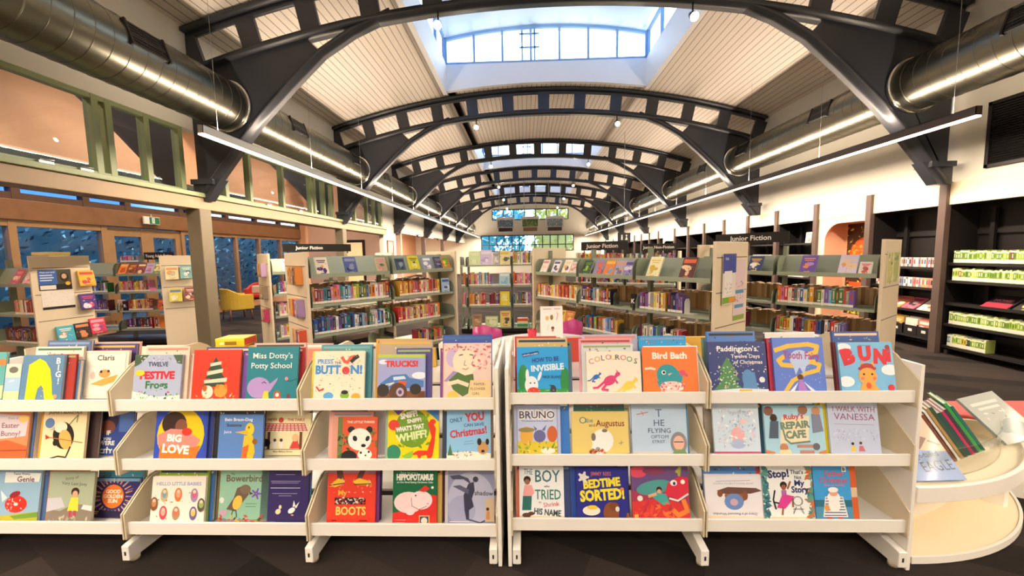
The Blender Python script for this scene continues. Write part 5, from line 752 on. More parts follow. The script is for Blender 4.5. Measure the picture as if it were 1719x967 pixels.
# ------------------------------------------------------------------ tall sage bookcases
class Case:
    """a double-sided bookcase; local x runs along the front, y into it"""
    def __init__(s, label, ox, oy, ang, bays, D, levels, H=1.57, ends=(True, True), display=True, open_back=False, slots=(True, True)):
        s.a = math.radians(ang); s.L = sum(bays); s.D = D; s.levels = levels; s.H = H
        s.M = Matrix.Translation((ox, oy, 0)) @ Matrix.Rotation(s.a, 4, 'Z')
        s.x = [sum(bays[:i]) for i in range(len(bays)+1)]
        t = s.t = thing('bookcase', label, 'bookcase', (ox, oy, 0), s.a, 'free-standing bookcases')
        for e, on in ((0, ends[0]), (1, ends[1])):
            if not on: continue
            X = -.032 if e == 0 else s.L+.004
            p = MB().box(X, -.02, 0.004, X+.028, D+.02, H)
            po = p.build('end_panel', M_PANEL, t, .003)
            xo = X-.0008 if e == 0 else X+.0282
            for z in (H-.15, H-.48, H-.81): MB().box(xo, .0, z-.004, xo+.0006, D, z+.004).build('panel_slot', M_POST, po)
        for x in s.x:
            MB().box(x-.02, D/2-.03, .02, x+.02, D/2+.03, H-.04).build('upright', M_SAGED, t)
        MB().box(0, .03, .02, s.L, D-.03, .09).build('plinth', M_BLACKM, t)
        for a, b in zip(s.x, s.x[1:]):
            for i, z in enumerate(levels):
                top = i == 0 and display
                for side in (0, 1):
                    F = (lambda y: y) if side == 0 else (lambda y: D-y)
                    pr = [(0, z-.028), (0, z+(.018 if top else 0)), (.008, z+(.018 if top else 0)), (.008, z-.001), (D/2-.035, z-.001), (D/2-.035, z-.016), (.014, z-.016), (.014, z-.028)]
                    MB().prism([(F(y), zz) for y, zz in pr], 'X', a+.022, b-.022).build('shelf', M_SAGE, t)
                    if top:
                        bk = [(.12, z), (D/2-.04, z+.20), (D/2-.046, z+.205), (.11, z)]
                        MB().prism([(F(y), zz) for y, zz in bk], 'X', a+.026, b-.026).build('display_back', M_SAGED, t)
                    for X in (a+.0215, b-.0265):
                        h = .20 if top else .15
                        q = [(.004, z-.03), (.004, z+h*.5), (.03, z+h*.85), (.07, z+h), (D/2-.032, z+h), (D/2-.032, z-.03)]
                        MB().prism([(F(y), zz) for y, zz in q], 'X', X, X+.005).build('shelf_bracket', M_SAGED, t)
    def put(s, o, x, y, z, lean=0, rz=0, tilt=0):
        o.matrix_world = s.M @ Matrix.Translation((x, y, z+.019*math.sin(max(0, lean)))) @ Matrix.Rotation(rz, 4, 'Z') @ Matrix.Rotation(-lean, 4, 'X') @ Matrix.Rotation(tilt, 4, 'Y')
SPC = {'crimson': 'a8263a', 'scarlet': 'd23a2e', 'orange': 'e07a2c', 'amber': 'e0a238', 'yellow': 'ecd23c', 'lime': '9ab43c', 'green': '3f7f4a', 'teal': '2f8088', 'sky-blue': '6fb0dc', 'blue': '2f62b0', 'navy': '26315e', 'violet': '7a5aa8', 'pink': 'dd7aa6', 'maroon': '6a2430', 'brown': '74492e', 'cream': 'eadfc4', 'white': 'f2efe6', 'grey': '8f9298', 'black': '25252b', 'olive': '78793c', 'tan': 'c9a272'}
PALS = {'mix': list(SPC), 'warm': ['orange', 'amber', 'scarlet', 'tan', 'cream', 'crimson', 'yellow', 'brown', 'pink'], 'cool': ['blue', 'sky-blue', 'teal', 'navy', 'white', 'grey', 'green', 'violet', 'black'],
        'dark': ['black', 'navy', 'maroon', 'brown', 'black', 'crimson', 'violet'], 'pinkish': ['pink', 'violet', 'cream', 'maroon', 'crimson', 'grey', 'teal', 'tan'], 'yel': ['yellow', 'amber', 'yellow', 'orange', 'cream', 'brown']}
def spine_geo(m, x, y, z, t, h, d, col, rnd, sticker=True, lab='f4efe2'):
    """one upright book, spine toward -y, added to a mesh at (x, y, z)"""
    m.box(x, y, z, x+t, y+.004, z+h, col).box(x, y+.004, z, x+.002, y+d, z+h, col).box(x+t-.002, y+.004, z, x+t, y+d, z+h, col)
    m.box(x+.002, y+.004, z+.001, x+t-.002, y+d-.004, z+h-.004, 'e6dac0')
    c2 = rnd.choice(['f4efe2', '25252b', 'd8c25a', '3a3f5a', 'b8452e', 'cfc0a4', '7a6a5a', '8fa0b0'])
    e = y-.0004
    a, b = rnd.uniform(.35, .5), rnd.uniform(.7, .9)
    m.box(x+t*.34, e, z+h*a, x+t*.66, y, z+h*b, c2)
    if rnd.random() < .5: m.box(x, e, z+h*.93, x+t, y, z+h*.97, c2)
    if rnd.random() < .35: m.box(x+t*.15, e, z+h*.24, x+t*.85, y, z+h*.33, rnd.choice(['f4efe2', 'e07a2c', '6fb0dc']))
    if sticker: m.box(x, y-.0006, z+.004, x+t, y, z+.030, lab)
def spines(case, cname, bay, lv, x0, x1, pal, seed, shelfname, bayname, hh=(.165, .2), y=.022, tt=(.020, .040)):
    rnd = random.Random(seed); x = case.x[bay]+.03+x0; xe = case.x[bay]+x1; z = case.levels[lv]+.001; i = 0; last = None
    while x < xe:
        t = rnd.uniform(*tt); h = rnd.uniform(*hh); c = rnd.choice([q for q in PALS[pal] if q != last]); last = c; i += 1
        m = MB(); spine_geo(m, 0, 0, 0, t, h, .125, SPC[c], rnd)
        o = m.build('paperback', PRINT)
        tag(o, '%s %spaperback, %s along the %s shelf%s of the %s' % (c, 'thick ' if t > .036 else ('slim ' if t < .023 else ''), nth(i), shelfname, bayname, cname), 'book', 'paperback spines on the sage bookcases')
        case.put(o, x, y+rnd.uniform(0, .006), z); x += t+.0008
    return x
def gen_cover(rnd, a, b, c):
    q = [('r', .08, .72, .92, .9, b)] if rnd.random() < .4 else [('r', .14, .78, .86, .84, b), ('r', .22, .68, .78, .73, b)]
    for _ in range(3): q.append(('e', rnd.uniform(.25, .75), rnd.uniform(.2, .55), rnd.uniform(.1, .28), rnd.uniform(.1, .24), rnd.choice([b, c])))
    q.append(('s', 14, .1, .08, .9, .62, .07, [b, c, a], rnd.randrange(999))); q.append(('r', .3, .04, .7, .08, b)); return q
def faceout(put, label, w, h, a, b, c, seed, args, group='books shown face out on the tall cases', extra=None):
    o = book('display_book', label, 'book', w, h, .018, a, extra if extra is not None else gen_cover(random.Random(seed), a, b, c), group)
    put(o, *args); return o
STUFF = MB()
def far_spines(M0, x0, x1, y, z, pal, seed, hh=(.16, .2), lean=0, tt=(.018, .04), d=.12, fore=False, skip=(.95, )):
    rnd = random.Random(seed); x = x0; m = MB()
    while x < x1:
        t = rnd.uniform(*tt); h = rnd.uniform(*hh)
        for q in skip:
            if q-.028-t < x < q+.028: x = q+.028
        if x+t > x1: break
        if fore: m.box(x, y, z, x+t, y+d, z+h, rnd.choice(['b08a5a', '9a7448', 'c9a878', '8a6640', 'a88a66']))
        else: spine_geo(m, x, y, z, t, h, d, SPC[rnd.choice(PALS[pal])], rnd)
        x += t+.001
    m.xf(M0); b = len(STUFF.v); STUFF.v += m.v; STUFF.f += [tuple(i+b for i in f) for f in m.f]; STUFF.c += m.c; STUFF.m += m.m; STUFF.s += m.s
def sign(put, label, text, w, h, args, legs=.06, size=.5, tx=0):
    t = thing('shelf_sign', label, 'sign', (0, 0, 0), 0, 'section signs')
    MB().box(-w/2, 0, legs, w/2, .012, legs+h).build('sign_board', M_SIGN, t)
    m = MB(); art(m, w, h, [('t', text, .5+tx, .5-size*.48, size, 'f6f1e8', .9, .02)], -.001); m.xf(Matrix.Translation((0, 0, legs))); m.build('sign_lettering', PAPER, t)
    for x in (-w/2+.06, w/2-.06): MB().box(x-.008, .001, 0, x+.008, .011, legs).build('sign_leg', M_BLACKM, t)
    put(t, *args); return t
# --- A: left of the gap
A = Case('two-bay sage bookcase with book-filled beige end panel, window side', -2.284, 4.0, 47, [.95, .95], .70, [1.30, .985, .650, .315], 1.55)
an = 'window-side bookcase'
spines(A, an, 0, 1, 0, .88, 'mix', 21, 'upper', ', near bay,'); spines(A, an, 0, 2, 0, .88, 'cool', 22, 'middle', ', near bay,')
spines(A, an, 1, 1, .08, .70, 'warm', 23, 'upper', ', far bay,', (.17, .19)); spines(A, an, 1, 2, .05, .68, 'warm', 24, 'middle', ', far bay,', (.17, .2)); spines(A, an, 1, 3, .3, .78, 'mix', 25, 'lower', ', far bay,')
DB = 'atop the window-side bookcase'
for i, (x, w, h, a, b, c, n) in enumerate([(.07, .13, .2, 'f0e4cc', '4a2f7a', 'e9a060', 'cream book with a purple band'), (.38, .14, .2, '4f5f9a', '8a93b8', '2f3a5a', 'slate blue book'), (.76, .13, .19, 'c9b49a', 'd98a8a', '5a6a4a', 'dusty pink patterned book'),
                                           (1.02, .12, .17, '46586a', '2a3440', '8aa0b0', 'grey-blue book'), (1.20, .15, .2, 'd9cf2a', '4f5f1e', 'e9e08a', 'lime yellow book'), (1.41, .13, .18, '8f94ac', 'f0f0f0', '5a2f4a', 'grey book with white oval'), (1.59, .13, .18, '4a4560', '8a86a0', '24202e', 'charcoal violet book'), (1.70, .14, .18, 'c9803a', '4faa3a', 'e9d84a', 'orange book with a green face shape')]):
    faceout(A.put, '%s face out %s' % (n, DB), w, h, a, b, c, 40+i, (x+w/2+.02, .012, 1.302, math.radians(24)))
faceout(A.put, 'pale blue book with blue figures face out at the far end of the upper shelf', .13, .19, 'a9c6ea', '3f5fa0', 'f0f4fa', 51, (1.77, .03, .987, .06))
# books filed edge-on in the racks on the end panel (outer face is local -x)
def panel_books(case, name, specs, e=0):
    for i, (z, items) in enumerate(specs):
        t = thing('leaflet_rack', 'clear acrylic rack on the end panel of the %s, %s from top' % (name, nth(i+1)), 'rack', (0, 0, 0), 0, 'acrylic racks')
        y0, y1 = .06, .06+sum(q[0] for q in items)+.10
        X = -.0335 if e == 0 else case.L+.0335
        s = -1 if e == 0 else 1
        MB().box(min(X, X+s*.075), y0, z, max(X, X+s*.075), y1, z+.004).box(min(X+s*.073, X+s*.076), y0, z, max(X+s*.073, X+s*.076), y1, z+.035).build('rack_tray', M_ACR, t); t.matrix_world = case.M
        y = y0+.02
        for j, (w, c, cn, dep) in enumerate(items):
            rnd = random.Random(j*7+i); m = MB(); spine_geo(m, 0, 0, 0, w, .19, .07, c, rnd, False)
            o = tag(m.build('paperback', PRINT), '%s paperback %s in the %s rack of the %s' % (cn, nth(j+1), nth(i+1), name), 'book', 'paperbacks in the end panel racks')
            o.matrix_world = case.M @ Matrix.Translation((X+s*.004 + (-.068 if e == 0 else 0), y+w, z+.005)) @ Matrix.Rotation(-PI/2, 4, 'Z') @ Matrix.Rotation(-.0, 4, 'X') if e == 0 else case.M @ Matrix.Translation((X+s*.072, y, z+.005)) @ Matrix.Rotation(PI/2, 4, 'Z')
            y += w+.004
O1, O2, T1, P1 = ('e08a3a', 'orange'), ('d9692e', 'burnt orange'), ('e6c493', 'tan'), ('b79ac0', 'lilac')
panel_books(A, 'window-side bookcase', [(1.20, [(.05, *O1), (.06, '6a3a2a', 'dark brown'), (.05, *T1), (.05, *O2), (.05, 'e0a860', 'amber')] and [(.05, 'e08a3a', 'orange', 0), (.055, '6a3a2a', 'brown', 0), (.05, 'e6c493', 'tan', 0), (.05, 'd9692e', 'rust', 0), (.06, 'f0b860', 'amber', 0)]), (.85, [(.05, 'a88ab8', 'lilac', 0), (.05, 'c9c4d8', 'pale violet', 0), (.06, 'd9452e', 'red', 0), (.07, 'f0a040', 'orange', 0), (.05, 'e9b070', 'amber', 0)]), (.52, [(.06, 'd95a3a', 'rust', 0), (.05, '6a3f8a', 'purple', 0), (.07, 'f0b070', 'peach', 0), (.05, 'e0a050', 'ochre', 0)])])
# --- B: behind A
B = Case('sage bookcase behind the window-side bookcase, its end panel nearest the chairs', -3.70, 5.5, 47, [.95, .95], .60, [1.28, .96, .63, .30], 1.56)
bn = 'bookcase beside the chairs'
for lv, pl, sd in ((1, 'pinkish', 31), (2, 'warm', 32), (3, 'warm', 33)): spines(B, bn, 0, lv, .06, .38, pl, sd, ['', 'upper', 'middle', 'lower'][lv], '')
faceout(B.put, 'white and red patterned book face out on top of the bookcase beside the chairs', .16, .2, 'd8cfd6', 'd0484a', '5a4a7a', 61, (.24, .012, 1.282, .4))
panel_books(B, 'bookcase beside the chairs', [(1.22, [(.05, 'b79ac0', 'lilac', 0), (.06, 'e8a23a', 'orange', 0), (.05, 'e0922e', 'deep orange', 0), (.05, 'f0c07a', 'peach', 0)]), (.89, [(.05, '8a7a6a', 'taupe', 0), (.05, 'e6d0a0', 'sand', 0), (.06, 'd9a860', 'amber', 0)]), (.55, [(.06, 'b83f6a', 'raspberry', 0), (.06, 'e08a5a', 'coral', 0), (.05, 'e9c9a0', 'cream', 0)])])
sign(B.put, 'long black Junior Fiction sign above the bookcase beside the chairs', 'Junior Fiction', 1.05, .125, (.78, .28, 1.56), .03, .40, -.14)
# --- C: right of the table
C_ = Case('three-bay sage bookcase with leaflets on its beige end panel, behind the table', 1.75-2.6*.616, 3.63+2.6*.788, -52, [.866, .867, .867], .62, [1.215, .865, .51, .15], 1.575)
cn = 'three-bay bookcase'
spines(C_, cn, 0, 1, 0, .82, 'warm', 71, 'upper', ', far bay,'); spines(C_, cn, 1, 1, .0, .52, 'mix', 72, 'upper', ', middle bay,'); spines(C_, cn, 1, 2, .05, .60, 'mix', 73, 'lower', ', middle bay,', (.17, .2))
spines(C_, cn, 2, 1, .03, .20, 'pinkish', 74, 'upper', ', near bay,'); xx = spines(C_, cn, 2, 1, .205, .36, 'yel', 75, 'upper', ' yellow run, near bay,', (.19, .2)); spines(C_, cn, 2, 1, .37, .54, 'dark', 76, 'upper', ' dark run, near bay,')
spines(C_, cn, 2, 2, .03, .15, 'pinkish', 77, 'lower', ', near bay,'); spines(C_, cn, 2, 2, .16, .40, 'cool', 78, 'lower', ' blue run, near bay,'); spines(C_, cn, 2, 2, .41, .53, 'pinkish', 79, 'lower', ' pink run, near bay,', (.17, .18))
DC = 'atop the three-bay bookcase'
for i, (x, w, h, a, b, c, n) in enumerate([(.10, .13, .2, 'f0e9e0', 'd98a8a', 'e9c9b0', 'white and pink book'), (.34, .13, .19, 'e9e6ea', '5a4a8a', '2a2a34', 'white book with violet scribble'), (.55, .14, .2, 'efe9d6', 'e9b84a', '6a4a8a', 'cream book with a yellow figure'), (.70, .12, .17, 'dcd6c8', 'd9807a', 'a8c0a0', 'pale book with pink spots'),
                                           (.92, .14, .19, '2a4a34', '5a9a3a', 'a0c040', 'dark green book'), (1.11, .15, .2, '8a86a8', 'e0603a', '3a3a5a', 'grey-violet book with red car shape'), (1.27, .15, .2, 'e0803a', 'e9c040', '7a9ad0', 'orange book'), (1.43, .14, .19, 'a8a0b8', 'd9927a', '6a6a86', 'lilac grey book'), (1.562, .13, .19, '8f86b8', '4a3f7a', 'd8d0e8', 'violet book'),
                                           (1.87, .15, .24, 'efe8b8', 'e9c84a', 'd8b23a', 'pale yellow book with a white title patch'), (2.25, .15, .23, '5a2a22', 'e0622e', 'f0c9a0', 'dark book with an orange flame shape')]):
    faceout(C_.put, '%s face out %s' % (n, DC), w, h, a, b, c, 90+i, (x+w/2, .012, 1.217, math.radians(28)))
for i, (x, a, b, c, n) in enumerate([(.14, 'c9562e', 'e0a060', '5a2a1e', 'rust book leaning'), (.50, 'e0b83a', '8a4a1e', 'f0dc8a', 'yellow book with dark lettering patch'), (.66, 'd9782e', 'f0c86a', '6a2a1e', 'orange comic-style book')]):
    faceout(C_.put, '%s on the lower shelf of the three-bay bookcase, far bay' % n, .15, .2, a, b, c, 110+i, (x, .03, .512, .3, 0, .0))
def bookend(case, x, y, z, label, m):
    o = MB().box(0, 0, 0, .09, .1, .002).prism([(0, 0), (.1, 0), (.1, .12), (.075, .15), (.025, .15), (0, .12)], 'X', 0, .002).build('bookend', m); tag(o, label, 'bookend', 'bookends'); case.put(o, x, y, z, 0, 0); return o
bookend(C_, .868+.565, .02, .866, 'grey bookend after the upper spines of the middle bay', M_STEEL)
bookend(C_, .868+.645, .02, .511, 'grey bookend after the lower spines of the middle bay', M_STEEL)
bookend(C_, 1.733+.585, .02, .866, 'pale rounded bookend after the dark run of the near bay', M_WHITEM)
for case, x, z, ch, nm in ((C_, 1.72, .866, 'K', 'K'), ):
    o = MB().box(-.03, 0, 0, .03, .03, .16, '1a1718'); art(o, .06, .16, [('t', ch, .5, .35, .3, 'f4f0e8', .8, .03)]); o = tag(o.build('letter_block', PRINT), 'black letter K divider on the upper shelf', 'divider', 'letter dividers'); case.put(o, x, .005, z)
# leaflets on C's end panel
def leaflet(case, y, z, w, h, cmds, base, label, e=1, off=.001, tilt=0):
    m = MB().box(-w/2, 0, 0, w/2, .002, h, base); art(m, w, h, cmds); o = tag(m.build('leaflet', PRINT), label, 'leaflet', 'papers on the end panels')
    X = case.L+.033+off if e else -.033-off
    o.matrix_world = case.M @ Matrix.Translation((X, y, z)) @ Matrix.Rotation(PI/2 if e else -PI/2, 4, 'Z') @ Matrix.Rotation(tilt, 4, 'Y')
leaflet(C_, .21, .98, .26, .48, [('r', 0, .62, 1, 1, '3f4fa0'), ('t', 'Kids', .3, .88, .05, 'e9ecf6', .3), ('r', .12, .18, .7, .66, 'f2efe9'), ('s', 20, .2, .2, .66, .42, .04, ['6a6a72', 'e08a3a', '3f6a9a'], 4), ('r', 0, .02, 1, .14, '7fae3a'), ('r', .5, .03, .98, .12, 'e9963a')], 'e9e4da', 'tall blue and white leaflet with green strip on the three-bay end panel', off=.02, tilt=.0)
leaflet(C_, .46, .80, .24, .60, [('r', .1, .44, .9, .50, '5f9ac0'), ('r', .1, .2, .9, .26, '5f9ac0'), ('s', 12, .15, .3, .85, .42, .06, ['3f4a66', 'd9906a', 'f0efe9'], 5), ('s', 12, .15, .54, .85, .66, .06, ['3f4a66', 'd9906a', 'f0efe9'], 6), ('s', 10, .1, .74, .9, .9, .03, ['d8a8c0', 'c0b0d8'], 7), ('r', 0, 0, 1, .08, '8fb04a')], 'e6d2d4', 'pale pink poster with blue bands on the three-bay end panel', off=.003)
leaflet(C_, .12, .60, .05, .08, [('e', .5, .7, .25, .2, 'c93a3a'), ('e', .5, .3, .25, .2, 'b03030')], 'e6d2c4', 'small red sticker low on the three-bay end panel', off=.001)
# --- D: in front of the orange art
D_ = Case('two-bay sage bookcase with beige end panel before the orange artwork', 3.54-1.86*.588, 3.95+1.86*.809, -54, [.93, .93], .58, [1.215, .865, .51, .15], 1.575)
dn = 'bookcase before the artwork'
spines(D_, dn, 0, 1, .22, .50, 'warm', 81, 'upper', ', far bay,'); spines(D_, dn, 0, 2, .2, .60, 'mix', 82, 'lower', ', far bay,'); spines(D_, dn, 1, 1, .0, .70, 'mix', 83, 'upper', ', near bay,'); spines(D_, dn, 1, 2, .0, .66, 'mix', 84, 'lower', ', near bay,')
bookend(D_, .56, .02, .866, 'grey bookend after the upper spines before the artwork, far bay', M_STEEL)
DD = 'atop the bookcase before the artwork'
for i, (x, w, h, a, b, c, n) in enumerate([(.24, .13, .2, 'e9e08a', 'e0963a', 'a8c07a', 'yellow-green book'), (.43, .15, .21, '3f5f66', 'dfe0c8', '8aa08a', 'dark teal book with pale title'), (.64, .16, .21, '39426e', 'e9b83a', 'f0f0ec', 'navy book with yellow oval'), (1.20, .15, .22, '6a52a0', 'e0905a', 'b08ad0', 'purple book with a round face shape'), (1.55, .15, .22, 'd6cce4', 'e9c9a0', 'e0a070', 'lilac book with peach figures'), (1.72, .10, .14, 'e9dcd0', 'd9484a', 'c06a6a', 'small cream book with red spots')]):
    faceout(D_.put, '%s face out %s' % (n, DD), w, h, a, b, c, 130+i, (x+w/2-.03, .012, 1.217, math.radians(28)))
leaflet(D_, .29, 1.10, .46, .36, [('r', .06, .1, .48, .95, 'c9c07a'), ('r', .54, .1, .96, .95, 'b0b46a'), ('s', 30, .05, .1, .95, .9, .09, ['e9e4cc', '7a8a4a', '5a4a4a', 'd8d09a'], 8)], 'e6dcc0', 'green and cream photo leaflet on the end panel before the artwork', off=.004)
# --- E: deeper in the room, F and G: by the column and window
E_ = Case('sage bookcase far behind the three-bay bookcase, carrying a section sign', 1.05, 7.6, -25, [.9, .9], .55, [1.25, .9, .53, .16], 1.5, display=False)
E_.mixed = [far_spines(E_.M, .05, .86, .03, 1.26, 'warm', 141, (.19, .24)), far_spines(E_.M, .95, 1.75, .03, 1.26, 'mix', 142, (.17, .22)), far_spines(E_.M, .05, 1.75, .03, .901, 'mix', 143, skip=E_.x), far_spines(E_.M, .05, 1.75, .03, .531, 'warm', 144, skip=E_.x)]
sign(E_.put, 'black Junior Fiction sign deep in the room, behind the three-bay bookcase', 'Junior Fiction', .92, .17, (.45, .26, 1.50), .04, .45, -.05)
sign(E_.put, 'small black Junior Non-Fiction sign half hidden behind the leaflet panel', 'Junior Non-Fiction', .6, .13, (1.45, .26, 1.46), .05, .4)
sign(D_.put, 'black Junior Fiction sign above the bookcase before the artwork', 'Junior Fiction', .9, .13, (.50, .3, 1.535), .05, .48, .0)
F_ = Case('young adult bookcase with a beige end panel half behind the olive column', -6.02, 6.36, -53, [.85], .58, [1.26, .92, .6, .28], 1.56, (False, True))
G_ = Case('bookcase with posters on its wide beige end panel, window side corner', -6.99, 4.72, -12.7, [1.0], .52, [1.217, .84, .47, .1], 1.57, (False, True))
Y_ = Case('young adult fiction bookcase facing the room between the posters and the column', -8.1, 6.42, 4, [.95, .95], .56, [1.256, .95, .62, .29], 1.50, (True, False))
for lv, x0, x1, pl, sd in ((1, .98, 1.52, 'warm', 151), (2, 1.1, 1.55, 'warm', 152), (3, 1.05, 1.5, 'dark', 153), (3, 1.52, 1.64, 'yel', 154), (1, .1, .8, 'cool', 155), (2, .1, .8, 'dark', 156)): far_spines(Y_.M, x0, x1, .025, Y_.levels[lv]+.001, pl, sd)
far_spines(Y_.M, .9, 1.3, .1, 1.47, 'pinkish', 157, (.1, .12))
for i, (x, a, b, c, n) in enumerate([(1.055, 'e9863a', 'f0c080', 'c04a2a', 'orange book'), (1.21, 'a0483a', 'e0b060', '6a2a2a', 'brick red book'), (1.36, '8a4a4a', 'e9d0a0', '5a2a3a', 'maroon book'), (1.51, 'c9a8d0', '7a86c0', 'e06a7a', 'lilac book'), (1.65, '6f9a5a', 'e9d9a0', '3a5a3a', 'green book'), (1.795, 'e9a02e', 'f0d060', 'b0602a', 'amber book')]):
    faceout(Y_.put, '%s face out on the sloped top of the young adult fiction bookcase' % n, .14, .2, a, b, c, 160+i, (x, .012, 1.258, math.radians(28)))
for x, a, b, c, n, z in ((.97, 'f0d0b0', 'd9785a', '5a3a2a', 'peach book', .621), (1.66, 'd95a3a', 'f0b03a', '2a2022', 'red-orange book', .621), (1.82, '2a2326', 'd9d0c8', '5a3a3a', 'black book', .621)):
    faceout(Y_.put, '%s face out on the third shelf of the young adult fiction bookcase' % n, .13, .19, a, b, c, 170, (x, .03, z, .12))
o = MB().box(-.04, 0, 0, .04, .03, .17, '1a1718'); art(o, .08, .17, [('t', 'R', .5, .35, .3, 'f4f0e8', .8, .03)]); o = tag(o.build('letter_block', PRINT), 'black letter R divider on the young adult shelf', 'divider', 'letter dividers'); Y_.put(o, 1.07, .005, .621)
sign(Y_.put, 'brown-black Young Adult Fiction sign on top of the young adult bookcase', 'Young Adult Fiction', .52, .13, (1.50, .27, 1.46), .05, .42)
# posters and face-out books on G's end panel; F's end panel
leaflet(G_, .19, 1.14, .30, .26, [('r', 0, .28, 1, 1, '3a6ab8'), ('r', .56, .24, 1, 1, '4a4638'), ('e', .78, .62, .14, .2, '2a2420'), ('e', .78, .66, .08, .11, 'd9b08a'), ('t', 'What\u2019s your story?', .28, .84, .07, 'f0f4fa', .46, .02), ('r', .05, .7, .42, .75, 'dfe8f6'), ('r', .05, .58, .46, .63, 'dfe8f6'), ('r', .05, .46, .4, .51, 'dfe8f6'), ('r', 0, 0, 1, .28, '1c1a1c'), ('r', .03, .04, .5, .24, 'f4efe6'), ('e', .88, .3, .08, .08, 'f0c02a')], 'f2ece0', 'blue and black poster with a portrait photo on the wide end panel', off=.002)
leaflet(G_, .20, .90, .30, .23, [('s', 60, .06, .2, .94, .92, .014, ['8a857c', 'b0a99c'], 4), ('r', 0, .0, 1, .14, '1f1c1c')], 'f4eee2', 'white printed notice with a black foot on the wide end panel', off=.002)
for i, (y, z, w, h, a, b, c, n) in enumerate([(.47, 1.17, .16, .21, 'f0b81e', 'd0402e', '2a6a9a', 'yellow book with small figures'), (.46, .86, .16, .21, '4a2f86', 'd0386a', 'e6e0ee', 'purple book with a crimson band'), (.21, .47, .16, .21, '46b0c4', 'efe9dc', 'e07a4a', 'turquoise book with a fish shape'), (.37, .49, .15, .20, '2f2422', 'd98a5a', '8a4a3a', 'dark brown book'), (.53, .52, .16, .21, 'd9365a', 'f0a0b0', '8a4a9a', 'pink book with pale title')]):
    faceout(lambda o, *a_: None, '%s on the wide poster end panel' % n, w, h, a, b, c, 180+i, ()).matrix_world = G_.M @ Matrix.Translation((G_.L+.105, y, z)) @ Matrix.Rotation(PI/2, 4, 'Z') @ Matrix.Rotation(-.2, 4, 'X')
    t = thing('book_holder', 'clear holder carrying the %s' % n, 'holder', (0, 0, 0), 0, 'clear holders'); MB().box(.034, -w/2, -.008, .11, w/2, -.003).box(.108, -w/2, -.008, .111, w/2, .02).build('holder_tray', M_ACR, t); t.matrix_world = G_.M @ Matrix.Translation((G_.L, y, z))
for i, (y, z, a, b, c, n) in enumerate([(.12, 1.20, 'e9dcb0', 'd9a060', 'a8c0a0', 'cream patterned book'), (.29, 1.21, '7fb8b0', 'f0f0e6', '3a3a5a', 'mint book with a dark figure'), (.14, .86, 'd9c84a', '5a7a9a', 'e9e0c0', 'yellow and grey book'), (.32, .87, '9a4a3a', 'f0d8c0', '4a2a2a', 'brick red book')]):
    faceout(lambda o, *a_: None, '%s on the end panel beside the olive column' % n, .15, .2, a, b, c, 190+i, ()).matrix_world = F_.M @ Matrix.Translation((F_.L+.105, y, z)) @ Matrix.Rotation(PI/2, 4, 'Z') @ Matrix.Rotation(-.2, 4, 'X')
    t = thing('book_holder', 'clear holder carrying the %s' % n, 'holder', (0, 0, 0), 0, 'clear holders'); MB().box(.034, -.075, -.008, .11, .075, -.003).build('holder_tray', M_ACR, t); t.matrix_world = F_.M @ Matrix.Translation((F_.L, y, z))
far_spines(G_.M, .55, .95, .025, .841, 'warm', 201); far_spines(G_.M, .3, .97, .025, .471, 'dark', 202); far_spines(F_.M, .1, .8, .03, .921, 'warm', 203); far_spines(F_.M, .1, .8, .03, .601, 'dark', 204)
for x, a, b, c, n, z, l in ((.85, 'e9b0a0', 'c9605a', 'f0d8c0', 'pale coral book', 1.219, .45), (.62, 'c94a3a', 'e9a070', 'f0d0a0', 'red patterned book', 1.219, .45), (.80, 'e8d4c4', '6a3a5a', 'a0707a', 'cream book with a dark arch shape', .1, .3)):
    faceout(G_.put, '%s face out on the corner bookcase with posters' % n, .16, .2, a, b, c, 205, (x, .012, z, l))
o = tag(MB().box(-.16, -.1, 0, .16, .1, .05, 'f2dc8a').box(-.165, -.105, .05, .165, .105, .09, 'f6e6a0').build('game_box', PRINT), 'pale yellow lidded box on top of the poster bookcase', 'box'); G_.put(o, .72, .33, 1.535)
# --- centre of the far room
H_ = Case('open sage bookcase facing the camera at the end of the aisle between the cases', -1.22, 7.2, 0, [.14, .84, .40], .45, [1.30, .91, .53, .12], 1.50, (False, False), False)
for lv, a, b, pl, sd in ((1, .17, .62, 'mix', 211), (1, 1.0, 1.36, 'warm', 212), (2, .02, .5, 'warm', 213), (2, 1.0, 1.36, 'mix', 214), (0, 1.0, 1.36, 'mix', 215), (1, 0, .12, 'yel', 216), (2, .55, .75, 'dark', 217)): far_spines(H_.M, a, b, .025, H_.levels[lv]+.001, pl, sd, (.2, .26), skip=H_.x)
for i, (x, w, h, a, b, c, n, z) in enumerate([(.285, .22, .26, 'd6ecb0', 'f0f6d8', 'a8d08a', 'pale green book', 1.301), (.50, .22, .28, 'd9c9ee', 'f0eaf8', 'b8a0dc', 'lilac book', 1.301), (.69, .14, .24, 'c9c4c0', '6a6a72', 'f0ece6', 'grey patterned book', 1.301), (.845, .2, .26, 'eee6b0', 'e9c84a', '5a5a5a', 'pale yellow spotted book', 1.301), (.84, .2, .24, 'b8dcec', 'f0f6fa', '8ac0dc', 'pale blue book', .911), (.84, .18, .26, 'f2dc1e', 'f8f0a0', 'd0a818', 'bright yellow book', .531), (.30, .18, .24, 'b08a6a', '6a4a4a', 'd0b08a', 'brown book', .121), (.58, .24, .2, 'c9dc9a', 'f0f4d0', '8aa86a', 'light green book', .121), (.845, .2, .3, 'e9d87a', 'c9602e', '4a4a52', 'yellow book with a red crest shape', .121)]):
    faceout(H_.put, '%s on the open bookcase at the aisle end' % n, w, h, a, b, c, 220+i, (x, .03, z, .1))
